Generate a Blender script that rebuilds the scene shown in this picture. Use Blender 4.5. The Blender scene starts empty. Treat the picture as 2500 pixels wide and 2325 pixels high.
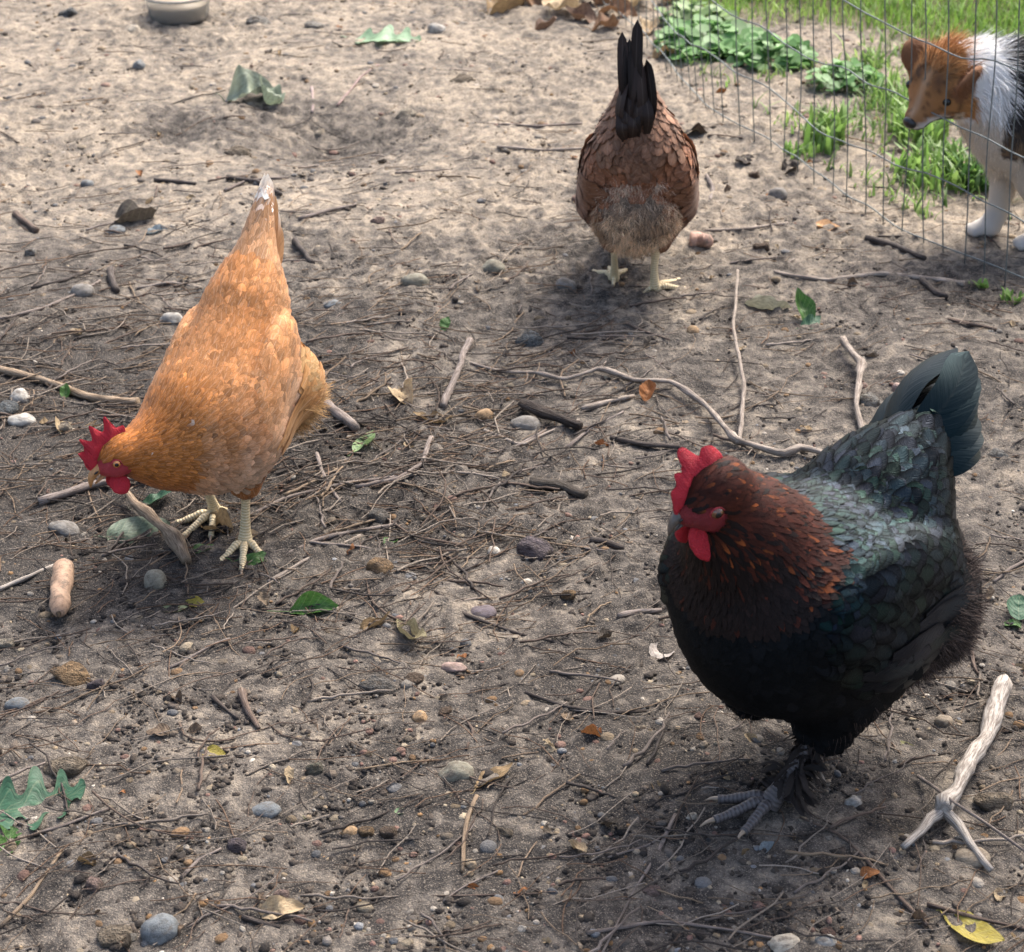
import bpy, bmesh, math, random
import numpy as np
from mathutils import Vector, Matrix

random.seed(11)
rng = np.random.default_rng(11)
scene = bpy.context.scene
COL = scene.collection
R = math.radians

# ------------------------------------------------------------------ camera
CAM_H, PITCH, FPX = 1.15, R(30.0), 4403.0          # height, tilt, focal length in photo pixels
cam_data = bpy.data.cameras.new('camera')
cam = bpy.data.objects.new('camera', cam_data)
COL.objects.link(cam)
cam.location = (0, 0, CAM_H)
cam.rotation_euler = (R(90) - PITCH, 0, 0)
cam_data.sensor_fit = 'HORIZONTAL'
cam_data.sensor_width = 36.0
cam_data.lens = 36.0 * FPX / 2500.0
cam_data.clip_start = 0.05
cam_data.clip_end = 600
cam_data.dof.use_dof = True
cam_data.dof.focus_distance = 1.93
cam_data.dof.aperture_fstop = 13.0
scene.camera = cam

# ------------------------------------------------------------------ sky, sun, exposure
SUN_AZ, SUN_EL = R(32.0), R(52.0)                   # azimuth measured from +Y towards +X
world = bpy.data.worlds.new('World')
scene.world = world
world.use_nodes = True
wn = world.node_tree
for n in list(wn.nodes): wn.nodes.remove(n)
w_out = wn.nodes.new('ShaderNodeOutputWorld')
w_bg = wn.nodes.new('ShaderNodeBackground')
w_sky = wn.nodes.new('ShaderNodeTexSky')
w_sky.sky_type = 'NISHITA'
w_sky.sun_disc = False
w_sky.sun_elevation = SUN_EL
w_sky.sun_rotation = SUN_AZ
w_sky.air_density = 1.0
w_sky.dust_density = 6.0
w_sky.ozone_density = 1.0
w_bg.inputs['Strength'].default_value = 0.15
wn.links.new(w_sky.outputs[0], w_bg.inputs[0])
wn.links.new(w_bg.outputs[0], w_out.inputs[0])
sun_data = bpy.data.lights.new('sun', 'SUN')
sun_data.energy = 2.3
sun_data.angle = R(20.0)
sun_data.color = (1.0, 0.975, 0.935)
sun = bpy.data.objects.new('sun', sun_data)
COL.objects.link(sun)
_sd = Vector((math.sin(SUN_AZ) * math.cos(SUN_EL), math.cos(SUN_AZ) * math.cos(SUN_EL), math.sin(SUN_EL)))
sun.rotation_euler = (-_sd).to_track_quat('-Z', 'Y').to_euler()
sun.location = _sd * 20
scene.view_settings.view_transform = 'Standard'
scene.view_settings.look = 'None'
scene.view_settings.gamma = 1.0
scene.view_settings.exposure = 1.4
scene.view_settings.use_curve_mapping = False
scene.render.engine = 'CYCLES'
scene.cycles.use_denoising = True
scene.cycles.max_bounces = 6
scene.cycles.transparent_max_bounces = 8

# ------------------------------------------------------------------ numbers
def _hash(ix, iy, iz, seed):
    h = (ix.astype(np.int64) * 374761393 + iy.astype(np.int64) * 668265263 + iz.astype(np.int64) * 2147483647 + seed * 1274126177) & 0xFFFFFFFF
    h = ((h ^ (h >> 13)) * 1274126177) & 0xFFFFFFFF
    h = h ^ (h >> 16)
    return (h & 0xFFFFFF).astype(np.float64) / 0xFFFFFF

def vnoise(x, y, z=None, seed=0):
    x = np.asarray(x, float); y = np.asarray(y, float)
    z = np.zeros_like(x) if z is None else np.asarray(z, float)
    x0, y0, z0 = np.floor(x), np.floor(y), np.floor(z)
    fx, fy, fz = x - x0, y - y0, z - z0
    fx, fy, fz = [f * f * (3 - 2 * f) for f in (fx, fy, fz)]
    r = 0
    for dx in (0, 1):
        for dy in (0, 1):
            for dz in (0, 1):
                w = (fx if dx else 1 - fx) * (fy if dy else 1 - fy) * (fz if dz else 1 - fz)
                r = r + w * _hash(x0 + dx, y0 + dy, z0 + dz, seed)
    return r * 2 - 1

def fbm(x, y, octaves=3, seed=0, z=None):
    r, a = 0, 1.0
    for o in range(octaves):
        f = 2.03 ** o
        r = r + a * vnoise(np.asarray(x) * f + 17.3 * o, np.asarray(y) * f - 9.1 * o, None if z is None else np.asarray(z) * f, seed + o)
        a *= 0.5
    return r

def sstep(a, b, x):
    t = np.clip((x - a) / (b - a), 0, 1)
    return t * t * (3 - 2 * t)

CS, SN = math.cos(PITCH), math.sin(PITCH)
def ray(px, py):
    u, v = (px - 1250.0) / FPX, (1162.5 - py) / FPX
    return np.array([u, CS + v * SN, -SN + v * CS])
def at(px, py, z=0.0):
    """point of the plane z seen at a photo pixel"""
    d = ray(px, py)
    t = (z - CAM_H) / d[2]
    return np.array([d[0] * t, d[1] * t, z])
def to_px(p):
    x, y, z = p[0], p[1], p[2] - CAM_H
    d = y * CS - z * SN
    return (1250 + FPX * x / d, 1162.5 - FPX * (y * SN + z * CS) / d)
def px_scale(p):
    return FPX / (p[1] * CS - (p[2] - CAM_H) * SN)

# ------------------------------------------------------------------ objects and meshes
def tag(o, label=None, cat=None, group=None, kind=None):
    if label: o['label'] = label
    if cat: o['category'] = cat
    if group: o['group'] = group
    if kind: o['kind'] = kind
    return o

def empty(name, loc, mat3=None):
    o = bpy.data.objects.new(name, None)
    COL.objects.link(o)
    m = Matrix.Identity(4) if mat3 is None else Matrix([list(r) for r in mat3]).to_4x4()
    m.translation = Vector([float(c) for c in loc])
    o.matrix_world = m
    o.empty_display_size = 0.05
    return o

def mesh_data(name, V, faces, col=None, fuv=None, smooth=True, mats=None, fmat=None):
    """faces: list of (n,k) int arrays"""
    me = bpy.data.meshes.new(name)
    V = np.asarray(V, np.float32)
    faces = [np.asarray(f, np.int32) for f in faces if len(f)]
    nl = sum(f.size for f in faces); nf = sum(len(f) for f in faces)
    me.vertices.add(len(V)); me.vertices.foreach_set('co', V.ravel())
    me.loops.add(nl); me.polygons.add(nf)
    me.loops.foreach_set('vertex_index', np.concatenate([f.ravel() for f in faces]))
    starts, s = [], 0
    for f in faces:
        k = f.shape[1]
        starts.append(s + np.arange(len(f)) * k); s += f.size
    me.polygons.foreach_set('loop_start', np.concatenate(starts).astype(np.int32))
    if fmat is not None:
        me.polygons.foreach_set('material_index', np.asarray(fmat, np.int32))
    me.update(calc_edges=True)
    if smooth:
        me.polygons.foreach_set('use_smooth', np.ones(nf, bool))
    if col is not None:
        c = np.ones((len(V), 4), np.float32); c[:, :3] = col
        a = me.attributes.new('col', 'FLOAT_COLOR', 'POINT'); a.data.foreach_set('color', c.ravel())
    if fuv is not None:
        a = me.attributes.new('fuv', 'FLOAT_VECTOR', 'POINT'); a.data.foreach_set('vector', np.asarray(fuv, np.float32).ravel())
    for m in (mats or []): me.materials.append(m)
    me.validate(clean_customdata=False)
    return me

def obj(name, me, parent=None, loc=None, color=None):
    o = bpy.data.objects.new(name, me)
    COL.objects.link(o)
    if parent is not None: o.parent = parent
    if loc is not None: o.location = [float(c) for c in loc]
    if color is not None: o.color = (color[0], color[1], color[2], 1)
    return o

class Acc:
    """collects pieces of one mesh"""
    def __init__(s): s.V, s.F, s.C, s.U, s.M, s.n = [], [], [], [], [], 0
    def add(s, V, faces, col=(1, 1, 1), fuv=None, mat=0):
        V = np.asarray(V, float)
        for f in faces:
            if len(f): s.F.append(np.asarray(f) + s.n); s.M.append(np.full(len(f), mat))
        s.V.append(V); s.C.append(np.broadcast_to(np.asarray(col, float), (len(V), 3)))
        s.U.append(np.zeros((len(V), 3)) if fuv is None else fuv)
        s.n += len(V)
    def data(s, name, mats, smooth=True):
        return mesh_data(name, np.concatenate(s.V), s.F, np.concatenate(s.C), np.concatenate(s.U), smooth, mats, np.concatenate(s.M))

def norm(v):
    return v / np.maximum(np.linalg.norm(v, axis=-1, keepdims=True), 1e-9)

def resample(P, n):
    """Catmull-Rom through the points"""
    P = np.asarray(P, float)
    if len(P) == 2: return P[0] + (P[1] - P[0]) * np.linspace(0, 1, n)[:, None]
    Q = np.vstack([2 * P[0] - P[1], P, 2 * P[-1] - P[-2]])
    seg = np.linalg.norm(np.diff(P[:, :3], axis=0), axis=1); cum = np.concatenate([[0], np.cumsum(seg)])
    s = np.linspace(0, cum[-1], n); i = np.clip(np.searchsorted(cum, s, 'right') - 1, 0, len(P) - 2)
    t = ((s - cum[i]) / np.maximum(seg[i], 1e-9))[:, None]
    a, b, c, d = Q[i], Q[i + 1], Q[i + 2], Q[i + 3]
    return 0.5 * (2 * b + (c - a) * t + (2 * a - 5 * b + 4 * c - d) * t * t + (3 * b - a - 3 * c + d) * t ** 3)

def tube(P, rad, sides=7, rough=0.0, seed=0, flat=1.0, cap=True):
    """P (n,3) path, rad (n,) radii -> V, faces, fuv (u round, v along, seed)"""
    P = np.asarray(P, float); n = len(P); rad = np.broadcast_to(np.asarray(rad, float), (n,))
    T = norm(np.gradient(P, axis=0))
    up = np.array([0, 0, 1.0]) if abs(T[:, 2]).mean() < 0.8 else np.array([0, 1.0, 0])
    S = norm(np.cross(T, up)); N = np.cross(S, T)
    a = np.arange(sides) / sides * 2 * math.pi
    rr = rad[:, None] * np.ones(sides)
    if rough:
        L = np.concatenate([[0], np.cumsum(np.linalg.norm(np.diff(P, axis=0), axis=1))])
        rr = rr * (1 + rough * vnoise(np.cos(a)[None] * 1.5 + L[:, None] * 60, np.sin(a)[None] * 1.5 + 0 * L[:, None], seed=seed))
    V = P[:, None] + rr[..., None] * (np.cos(a)[None, :, None] * S[:, None] + flat * np.sin(a)[None, :, None] * N[:, None])
    V = V.reshape(-1, 3)
    i = np.arange(n - 1)[:, None] * sides; j = np.arange(sides)[None]; k = (j + 1) % sides
    F = np.stack([i + j, i + k, i + sides + k, i + sides + j], -1).reshape(-1, 4)
    L = np.concatenate([[0], np.cumsum(np.linalg.norm(np.diff(P, axis=0), axis=1))])
    U = np.stack([np.tile(a / 6.2832, n), np.repeat(L, sides), np.full(n * sides, float(seed % 97))], -1)
    faces = [F]
    if cap:
        V = np.vstack([V, P[0], P[-1]]); U = np.vstack([U, U[0], U[-1]])
        j = np.arange(sides); k = (j + 1) % sides; e = (n - 1) * sides
        faces.append(np.stack([k, j, np.full(sides, n * sides)], -1))
        faces.append(np.stack([e + j, e + k, np.full(sides, n * sides + 1)], -1))
    return V, faces, U

# ------------------------------------------------------------------ implicit bodies
class SDF:
    """smooth union of ellipsoids and round cones; each primitive carries a feather/fur flow"""
    def __init__(s): s.p = []
    def ell(s, c, r, axis=(1, 0, 0), up=(0, 0, 1), k=0.03, flow=(-1, 0, 0), reg='body', **kw):
        x = norm(np.array(axis, float)); y = norm(np.cross(np.array(up, float), x)); z = np.cross(x, y)
        s.p.append(dict(t='e', c=np.array(c, float), R=np.stack([x, y, z], 1), r=np.array(r, float), k=k, flow=norm(np.array(flow, float)), reg=reg, **kw))
    def cone(s, a, b, ra, rb, k=0.03, flow=None, reg='body', **kw):
        a, b = np.array(a, float), np.array(b, float)
        s.p.append(dict(t='c', a=a, b=b, ra=ra, rb=rb, k=k, flow=norm(b - a if flow is None else np.array(flow, float)), reg=reg, **kw))
    def one(s, q, P):
        if q['t'] == 'e':
            L = (P - q['c']) @ q['R']
            k0 = np.linalg.norm(L / q['r'], axis=-1); k1 = np.linalg.norm(L / q['r'] ** 2, axis=-1)
            return k0 * (k0 - 1) / np.maximum(k1, 1e-6)
        ba = q['b'] - q['a']; t = np.clip(((P - q['a']) @ ba) / (ba @ ba), 0, 1)
        return np.linalg.norm(P - q['a'] - t[..., None] * ba, axis=-1) - (q['ra'] + (q['rb'] - q['ra']) * t)
    def f(s, P):
        d = None
        for q in s.p:
            e = s.one(q, P)
            if d is None: d = e
            else:
                h = np.maximum(q['k'] - np.abs(d - e), 0) / q['k']
                d = np.minimum(d, e) - h * h * q['k'] * 0.25
        return d
    def grad(s, P, e=0.0015):
        k = np.array([[1, -1, -1], [-1, -1, 1], [-1, 1, -1], [1, 1, 1]], float)
        g = 0
        for v in k: g = g + v * s.f(P + v * e)[..., None]
        return norm(g)
    def weights(s, P, tau=0.010):
        D = np.stack([s.one(q, P) for q in s.p], -1)
        w = np.exp(-(D - D.min(-1, keepdims=True)) / tau)
        return w / w.sum(-1, keepdims=True)
    def field(s, P, key, default, tau=0.010, W=None):
        W = s.weights(P, tau) if W is None else W
        return W @ np.array([q.get(key, default) for q in s.p], float)
    def flow(s, P, tau=0.014):
        return norm(s.weights(P, tau) @ np.array([q['flow'] for q in s.p]))
    def bounds(s, pad):
        lo = np.min([q['c'] - q['r'].max() if q['t'] == 'e' else np.minimum(q['a'] - q['ra'], q['b'] - q['rb']) for q in s.p], 0)
        hi = np.max([q['c'] + q['r'].max() if q['t'] == 'e' else np.maximum(q['a'] + q['ra'], q['b'] + q['rb']) for q in s.p], 0)
        return lo - pad, hi + pad
    def mesh(s, h=0.006):
        """surface nets"""
        lo, hi = s.bounds(3 * h)
        n = np.ceil((hi - lo) / h).astype(int) + 1
        g = [lo[i] + np.arange(n[i]) * h for i in range(3)]
        D = np.empty(n)
        for i in range(n[0]):
            Y, Z = np.meshgrid(g[1], g[2], indexing='ij')
            D[i] = s.f(np.stack([np.full_like(Y, g[0][i]), Y, Z], -1).reshape(-1, 3)).reshape(n[1], n[2])
        I = D < 0
        c = lambda a, x, y, z: a[x:n[0] - 1 + x, y:n[1] - 1 + y, z:n[2] - 1 + z]
        cnt = sum(c(I, x, y, z).astype(int) for x in (0, 1) for y in (0, 1) for z in (0, 1))
        M = (cnt > 0) & (cnt < 8)
        idx = -np.ones(M.shape, int); idx[M] = np.arange(M.sum())
        cell = np.argwhere(M)
        acc = np.zeros((len(cell), 3)); num = np.zeros(len(cell))
        cor = [(x, y, z) for x in (0, 1) for y in (0, 1) for z in (0, 1)]
        for a in cor:
            for b in cor:
                if sum(abs(i - j) for i, j in zip(a, b)) == 1 and a < b:
                    da = D[tuple((cell + a).T)]; db = D[tuple((cell + b).T)]
                    m = (da < 0) != (db < 0)
                    t = np.where(m, da / np.where(m, da - db, 1), 0)
                    acc += m[:, None] * (np.array(a) + t[:, None] * (np.array(b) - np.array(a))); num += m
        V = lo + (cell + acc / num[:, None]) * h
        F = []
        for ax in range(3):
            u, v = (ax + 1) % 3, (ax + 2) % 3
            sl0 = [slice(None)] * 3; sl1 = [slice(None)] * 3
            sl0[ax] = slice(0, n[ax] - 1); sl1[ax] = slice(1, n[ax])
            X = I[tuple(sl0)] != I[tuple(sl1)]
            E = np.argwhere(X); E = E[(E[:, u] > 0) & (E[:, v] > 0)]
            inside = I[tuple(E.T)]
            du, dv = np.eye(3, dtype=int)[u], np.eye(3, dtype=int)[v]
            q = np.stack([idx[tuple((E - du - dv).T)], idx[tuple((E - dv).T)], idx[tuple(E.T)], idx[tuple((E - du).T)]], -1)
            q[~inside] = q[~inside][:, ::-1]
            F.append(q[(q >= 0).all(1)])
        F = np.concatenate(F)
        for _ in range(2): V = V - s.f(V)[:, None] * s.grad(V) * 0.9
        return V, F

def sample_surface(V, F, n):
    A = V[F]; e1, e2 = A[:, 1] - A[:, 0], A[:, 3] - A[:, 0]
    ar = np.linalg.norm(np.cross(e1, e2), axis=1); i = rng.choice(len(F), n, p=ar / ar.sum())
    u, v = rng.random((n, 1)), rng.random((n, 1))
    q = A[i]
    return (1 - u) * (1 - v) * q[:, 0] + u * (1 - v) * q[:, 1] + u * v * q[:, 2] + (1 - u) * v * q[:, 3]

def thin(P, spacing):
    """keep one root per jittered cell"""
    key = np.floor(P / spacing[:, None] + rng.random(3)).astype(np.int64)
    lev = np.round(np.log2(spacing / 0.002) * 2).astype(np.int64)
    h = key[:, 0] * 73856093 ^ key[:, 1] * 19349663 ^ key[:, 2] * 83492791 ^ lev * 2654435761
    _, i = np.unique(h, return_index=True)
    return i

VP = np.array([0.0, 0.22, 0.45, 0.66, 0.82, 0.93, 1.0])
def feather_width(v, tip=0.62, base=0.42):
    w = base + (1 - base) * sstep(0, 0.5, v)
    return w * np.sqrt(np.clip(1 - (np.clip((v - tip) / (1 - tip), 0, 1)) ** 2, 0, 1)) + 0.02 * (v > 0.99)

def plumage(sdf, P, length, width, col, tilt=0.10, lift0=0.0008, cup=0.12, jit=0.12, flow=None, tip_col=None, tip_from=0.8, tip=0.62):
    """shingled feathers that follow the body: returns V, F, col, fuv"""
    n = len(P); length = np.broadcast_to(length, (n,)); width = np.broadcast_to(width, (n,))
    D = sdf.flow(P) if flow is None else flow
    N = sdf.grad(P)
    S0 = np.cross(N, D); a = rng.normal(0, jit, n)[:, None]
    D = D * np.cos(a) + S0 * np.sin(a)
    til = tilt * (0.7 + 0.6 * rng.random(n)); rnd = rng.random(n)
    lo = lift0 * (0.5 + rnd)
    Vs, Us = [], []
    p = P.copy(); pv = 0.0
    for v in VP:
        D = norm(D - (D * N).sum(1, keepdims=True) * N)
        p = p + D * ((v - pv) * length)[:, None]; pv = v
        N = sdf.grad(p)
        p = p + N * (lo + til * length * v ** 1.3 - sdf.f(p))[:, None]
        S = norm(np.cross(N, D)); w = width * feather_width(v, tip)
        for u in (-1, 0, 1):
            q = p + S * (u * w)[:, None]
            if u:
                q = q + N * ((lo + til * length * v ** 1.3 - cup * w) - sdf.f(q))[:, None] * 0.85
            Vs.append(q); Us.append(np.stack([np.full(n, float(u)), np.full(n, v), rnd], -1))
    m = len(VP)
    V = np.stack(Vs, 1).reshape(-1, 3); U = np.stack(Us, 1).reshape(-1, 3)
    b = np.arange(n)[:, None] * (3 * m)
    loc = np.array([[3 * i + j, 3 * i + j + 1, 3 * i + j + 4, 3 * i + j + 3] for i in range(m - 1) for j in (0, 1)])
    F = (b[:, :, None] + loc[None]).reshape(-1, 4)
    C = np.repeat(np.broadcast_to(col, (n, 3)), 3 * m, 0)
    if tip_col is not None:
        t = sstep(tip_from, 1.0, U[:, 1])[:, None]
        C = C * (1 - t) + np.repeat(np.broadcast_to(tip_col, (n, 3)), 3 * m, 0) * t
    return V, [F], C, U

def strands(sdf, P, length, width, col, rise=0.5, jit=0.35, droop=0.25, flow=None, seg=4, curl=0.0, clump=0.0, cscale=70.0):
    """fine tapered barbs / hairs"""
    n = len(P); length = np.broadcast_to(length, (n,)); width = np.broadcast_to(width, (n,))
    D = sdf.flow(P) if flow is None else flow
    N = sdf.grad(P)
    D = norm(D - (D * N).sum(1, keepdims=True) * N)
    d = norm(D + N * rise + rng.normal(0, jit, (n, 3)))
    if clump:
        c_ = np.stack([vnoise(P[:, 0] * cscale, P[:, 1] * cscale, P[:, 2] * cscale, 60 + i) for i in range(3)], -1); d = norm(d + clump * c_)
    side = norm(np.cross(d, rng.normal(0, 1, (n, 3))))
    rnd = rng.random(n); p = P - N * 0.002
    bend = -N * 0.35 * rise + np.array([0, 0, -1.0]) * droop + D * 0.3 + rng.normal(0, 0.25 + curl, (n, 3))
    Vs, Us = [], []
    for i in range(seg + 1):
        v = i / seg
        w = (width * (1 - v ** 1.5 * 0.85))[:, None]
        if i < seg:
            Vs += [p - side * w, p + side * w]; Us += [np.stack([np.full(n, -1.0), np.full(n, v), rnd], -1), np.stack([np.full(n, 1.0), np.full(n, v), rnd], -1)]
        else:
            Vs.append(p); Us.append(np.stack([np.zeros(n), np.ones(n), rnd], -1))
        d = norm(d + bend / seg); p = p + d * (length / seg)[:, None]
    k = 2 * seg + 1
    V = np.stack(Vs, 1).reshape(-1, 3); U = np.stack(Us, 1).reshape(-1, 3)
    b = np.arange(n)[:, None, None] * k
    q = np.array([[2 * i, 2 * i + 1, 2 * i + 3, 2 * i + 2] for i in range(seg - 1)])
    t = np.array([[2 * seg - 2, 2 * seg - 1, 2 * seg]])
    F = [(b + q[None]).reshape(-1, 4), (b + t[None]).reshape(-1, 3)]
    C = np.repeat(np.broadcast_to(col, (n, 3)), k, 0)
    return V, F, C, U

# ------------------------------------------------------------------ node helpers
def new_mat(name):
    m = bpy.data.materials.new(name); m.use_nodes = True
    nt = m.node_tree; b = nt.nodes['Principled BSDF']
    return m, nt, b
def N_(nt, kind, **kw):
    n = nt.nodes.new(kind)
    for k, v in kw.items():
        if k.startswith('i_'): n.inputs[k[2:].replace('_', ' ')].default_value = v
        else: setattr(n, k, v)
    return n
def L_(nt, a, b): nt.links.new(a, b)
def math_(nt, op, a, b=None, clamp=False):
    n = nt.nodes.new('ShaderNodeMath'); n.operation = op; n.use_clamp = clamp
    for i, x in enumerate((a, b)):
        if x is None: continue
        if isinstance(x, (int, float)): n.inputs[i].default_value = x
        else: nt.links.new(x, n.inputs[i])
    return n.outputs[0]
def mixc(nt, fac, a, b, blend='MIX'):
    n = nt.nodes.new('ShaderNodeMix'); n.data_type = 'RGBA'; n.blend_type = blend
    for i, x in ((0, fac), (6, a), (7, b)):
        if isinstance(x, (int, float)): n.inputs[i].default_value = x
        elif isinstance(x, tuple): n.inputs[i].default_value = (*x, 1) if len(x) == 3 else x
        else: nt.links.new(x, n.inputs[i])
    return n.outputs[2]
def ramp_(nt, fac, stops, interp='LINEAR'):
    n = nt.nodes.new('ShaderNodeValToRGB'); n.color_ramp.interpolation = interp
    e = n.color_ramp.elements
    while len(e) < len(stops): e.new(0.5)
    for el, (p, c) in zip(e, stops):
        el.position = p; el.color = (*c, 1) if isinstance(c, tuple) else (c, c, c, 1)
    if fac is not None: nt.links.new(fac, n.inputs[0])
    return n.outputs[0]
def noise_(nt, vec, scale, detail=3.0, rough=0.55):
    n = nt.nodes.new('ShaderNodeTexNoise'); n.inputs['Scale'].default_value = scale
    n.inputs['Detail'].default_value = detail; n.inputs['Roughness'].default_value = rough
    if vec is not None: nt.links.new(vec, n.inputs['Vector'])
    return n.outputs['Fac']
def bump_(nt, b, h, strength, dist):
    n = nt.nodes.new('ShaderNodeBump'); n.inputs['Strength'].default_value = strength; n.inputs['Distance'].default_value = dist
    nt.links.new(h, n.inputs['Height']); nt.links.new(n.outputs[0], b.inputs['Normal'])
# ------------------------------------------------------------------ ground
_dark = [  # photo pixel, radius (m), weight: damp dark humus against dry sand, with hen shade and sunlit soil painted in
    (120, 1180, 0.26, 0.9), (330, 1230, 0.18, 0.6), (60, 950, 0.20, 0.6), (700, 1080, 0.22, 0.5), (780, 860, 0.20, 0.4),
    (150, 700, 0.26, 0.35), (620, 1420, 0.22, 0.15), (1330, 650, 0.16, 0.45), (1050, 1180, 0.20, 0.25), (600, 2100, 0.22, 0.25), (1050, 2200, 0.2, 0.3),  # one blob here paints the brown hen's cast shadow into the soil colour
    (1500, 1750, 0.16, 0.45), (1650, 1500, 0.2, 0.2), (2200, 2000, 0.25, 0.10), (1350, 420, 0.3, -0.2), (2150, 1650, 0.22, 0.25), (1900, 2150, 0.2, 0.15),  # the negative weight paints sunlit ground as paler soil
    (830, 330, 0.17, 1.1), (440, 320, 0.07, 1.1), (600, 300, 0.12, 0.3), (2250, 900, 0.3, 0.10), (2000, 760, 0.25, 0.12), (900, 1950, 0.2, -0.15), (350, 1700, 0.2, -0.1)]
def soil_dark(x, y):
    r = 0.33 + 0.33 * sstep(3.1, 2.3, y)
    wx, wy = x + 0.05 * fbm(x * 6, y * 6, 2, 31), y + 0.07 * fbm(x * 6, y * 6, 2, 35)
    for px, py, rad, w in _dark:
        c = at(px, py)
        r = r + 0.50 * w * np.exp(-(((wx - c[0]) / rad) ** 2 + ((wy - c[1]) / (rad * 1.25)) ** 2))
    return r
_hole, _hole2 = at(820, 330), at(430, 320)
_hump = at(560, 300)
def ground_z(x, y):
    x = np.asarray(x, float); y = np.asarray(y, float)
    near = np.exp(-np.maximum(np.abs(x) - 3, 0)) * np.exp(-np.maximum(np.abs(y - 3) - 3, 0))
    z = 0.012 * fbm(x * 1.7, y * 1.7, 2, 3) + 0.006 * fbm(x * 7, y * 7, 2, 5)
    z = z - 0.055 * np.exp(-(((x - _hole[0]) / 0.16) ** 2 + ((y - _hole[1]) / 0.13) ** 2))
    z = z - 0.03 * np.exp(-(((x - _hole2[0]) / 0.05) ** 2 + ((y - _hole2[1]) / 0.07) ** 2))
    z = z + 0.014 * np.exp(-(((x - _hump[0]) / 0.10) ** 2 + ((y - _hump[1]) / 0.12) ** 2))
    return z * near
def gz(x, y): return float(ground_z(np.array([x]), np.array([y]))[0])
def gat(px, py, dz=0.0):
    p = at(px, py)
    for _ in range(3): p = at(px, py, gz(p[0], p[1]) + dz)
    return p
LAWN_A, LAWN_B = at(1700, 5), at(2500, 150)
def lawn(x, y):
    e = LAWN_A[1] + (x - LAWN_A[0]) * (LAWN_B[1] - LAWN_A[1]) / (LAWN_B[0] - LAWN_A[0])
    e = np.where(x < LAWN_A[0], LAWN_A[1] + (LAWN_A[0] - x) * 1.2, e)
    return sstep(-0.12, 0.22, y - e + 0.12 * fbm(x * 4, y * 4, 2, 41))

def ground_grid():
    out = np.cumsum(0.008 * 1.35 ** np.arange(1, 31)); out = out[out < 400]
    gx = np.concatenate([(-1.75 - out)[::-1], np.arange(-1.75, 1.85, 0.0062), 1.85 + out])
    gy = np.concatenate([(1.25 - out)[::-1], np.arange(1.25, 3.0, 0.0060), np.arange(3.0, 5.2, 0.0085), 5.2 + out])
    X, Y = np.meshgrid(gx, gy)
    near = ((X > -1.9) & (X < 2) & (Y > 1.1) & (Y < 5.4)) * 1.0
    crumb = fbm(X * 28, Y * 28, 3, 9)
    rough = 0.5 + 0.5 * sstep(-0.4, 0.5, fbm(X * 3, Y * 3, 2, 77))
    Z = ground_z(X, Y) + near * rough * (0.0036 * crumb + 0.0090 * np.abs(fbm(X * 60, Y * 60, 2, 12)) ** 1.3 + 0.002 * fbm(X * 13, Y * 13, 2, 15))
    V = np.stack([X, Y, Z], -1).reshape(-1, 3)
    ny, nx = X.shape
    i = (np.arange(ny - 1)[:, None] * nx + np.arange(nx - 1)[None]).ravel()
    F = np.stack([i, i + 1, i + nx + 1, i + nx], -1)
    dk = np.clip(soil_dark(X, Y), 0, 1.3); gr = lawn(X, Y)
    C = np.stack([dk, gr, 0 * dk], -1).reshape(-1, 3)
    return V, F, C

m_soil, nt, b = new_mat('soil')
att = N_(nt, 'ShaderNodeAttribute', attribute_name='col'); geo = N_(nt, 'ShaderNodeNewGeometry')
sep = N_(nt, 'ShaderNodeSeparateColor'); L_(nt, att.outputs['Color'], sep.inputs[0])
P_ = geo.outputs['Position']
n_big, n_mid, n_fine, n_grit = noise_(nt, P_, 5.0, 4, 0.6), noise_(nt, P_, 38.0, 5, 0.65), noise_(nt, P_, 210.0, 3, 0.7), noise_(nt, P_, 620.0, 2, 0.6)
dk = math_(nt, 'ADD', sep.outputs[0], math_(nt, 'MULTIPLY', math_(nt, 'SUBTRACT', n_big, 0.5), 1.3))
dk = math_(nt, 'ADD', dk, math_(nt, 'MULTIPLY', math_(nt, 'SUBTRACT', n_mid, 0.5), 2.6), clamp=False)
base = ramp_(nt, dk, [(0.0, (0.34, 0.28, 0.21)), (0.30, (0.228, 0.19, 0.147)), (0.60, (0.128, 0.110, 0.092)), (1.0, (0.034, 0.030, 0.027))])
base = mixc(nt, math_(nt, 'MULTIPLY', ramp_(nt, n_fine, [(0.50, 0.0), (0.64, 1.0)]), 0.62), base, (0.050, 0.041, 0.034))
base = mixc(nt, math_(nt, 'MULTIPLY', ramp_(nt, n_grit, [(0.56, 0.0), (0.66, 1.0)]), 0.45), base, (0.40, 0.33, 0.26))
grs = mixc(nt, n_fine, (0.05, 0.075, 0.02), (0.13, 0.10, 0.05))
base = mixc(nt, sep.outputs[1], base, grs)
L_(nt, base, b.inputs['Base Color'])
b.inputs['Roughness'].default_value = 0.92; b.inputs['Specular IOR Level'].default_value = 0.25
h = math_(nt, 'ADD', math_(nt, 'MULTIPLY', n_fine, 0.6), math_(nt, 'MULTIPLY', n_grit, 0.35)); h = math_(nt, 'ADD', h, n_mid)
bump_(nt, b, h, 1.0, 0.006)
gV, gF, gC = ground_grid()
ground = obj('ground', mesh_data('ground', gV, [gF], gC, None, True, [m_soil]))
tag(ground, 'bare trampled soil of the chicken run, dark humus and pale sand, with some shade painted in', 'ground', kind='structure')

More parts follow.
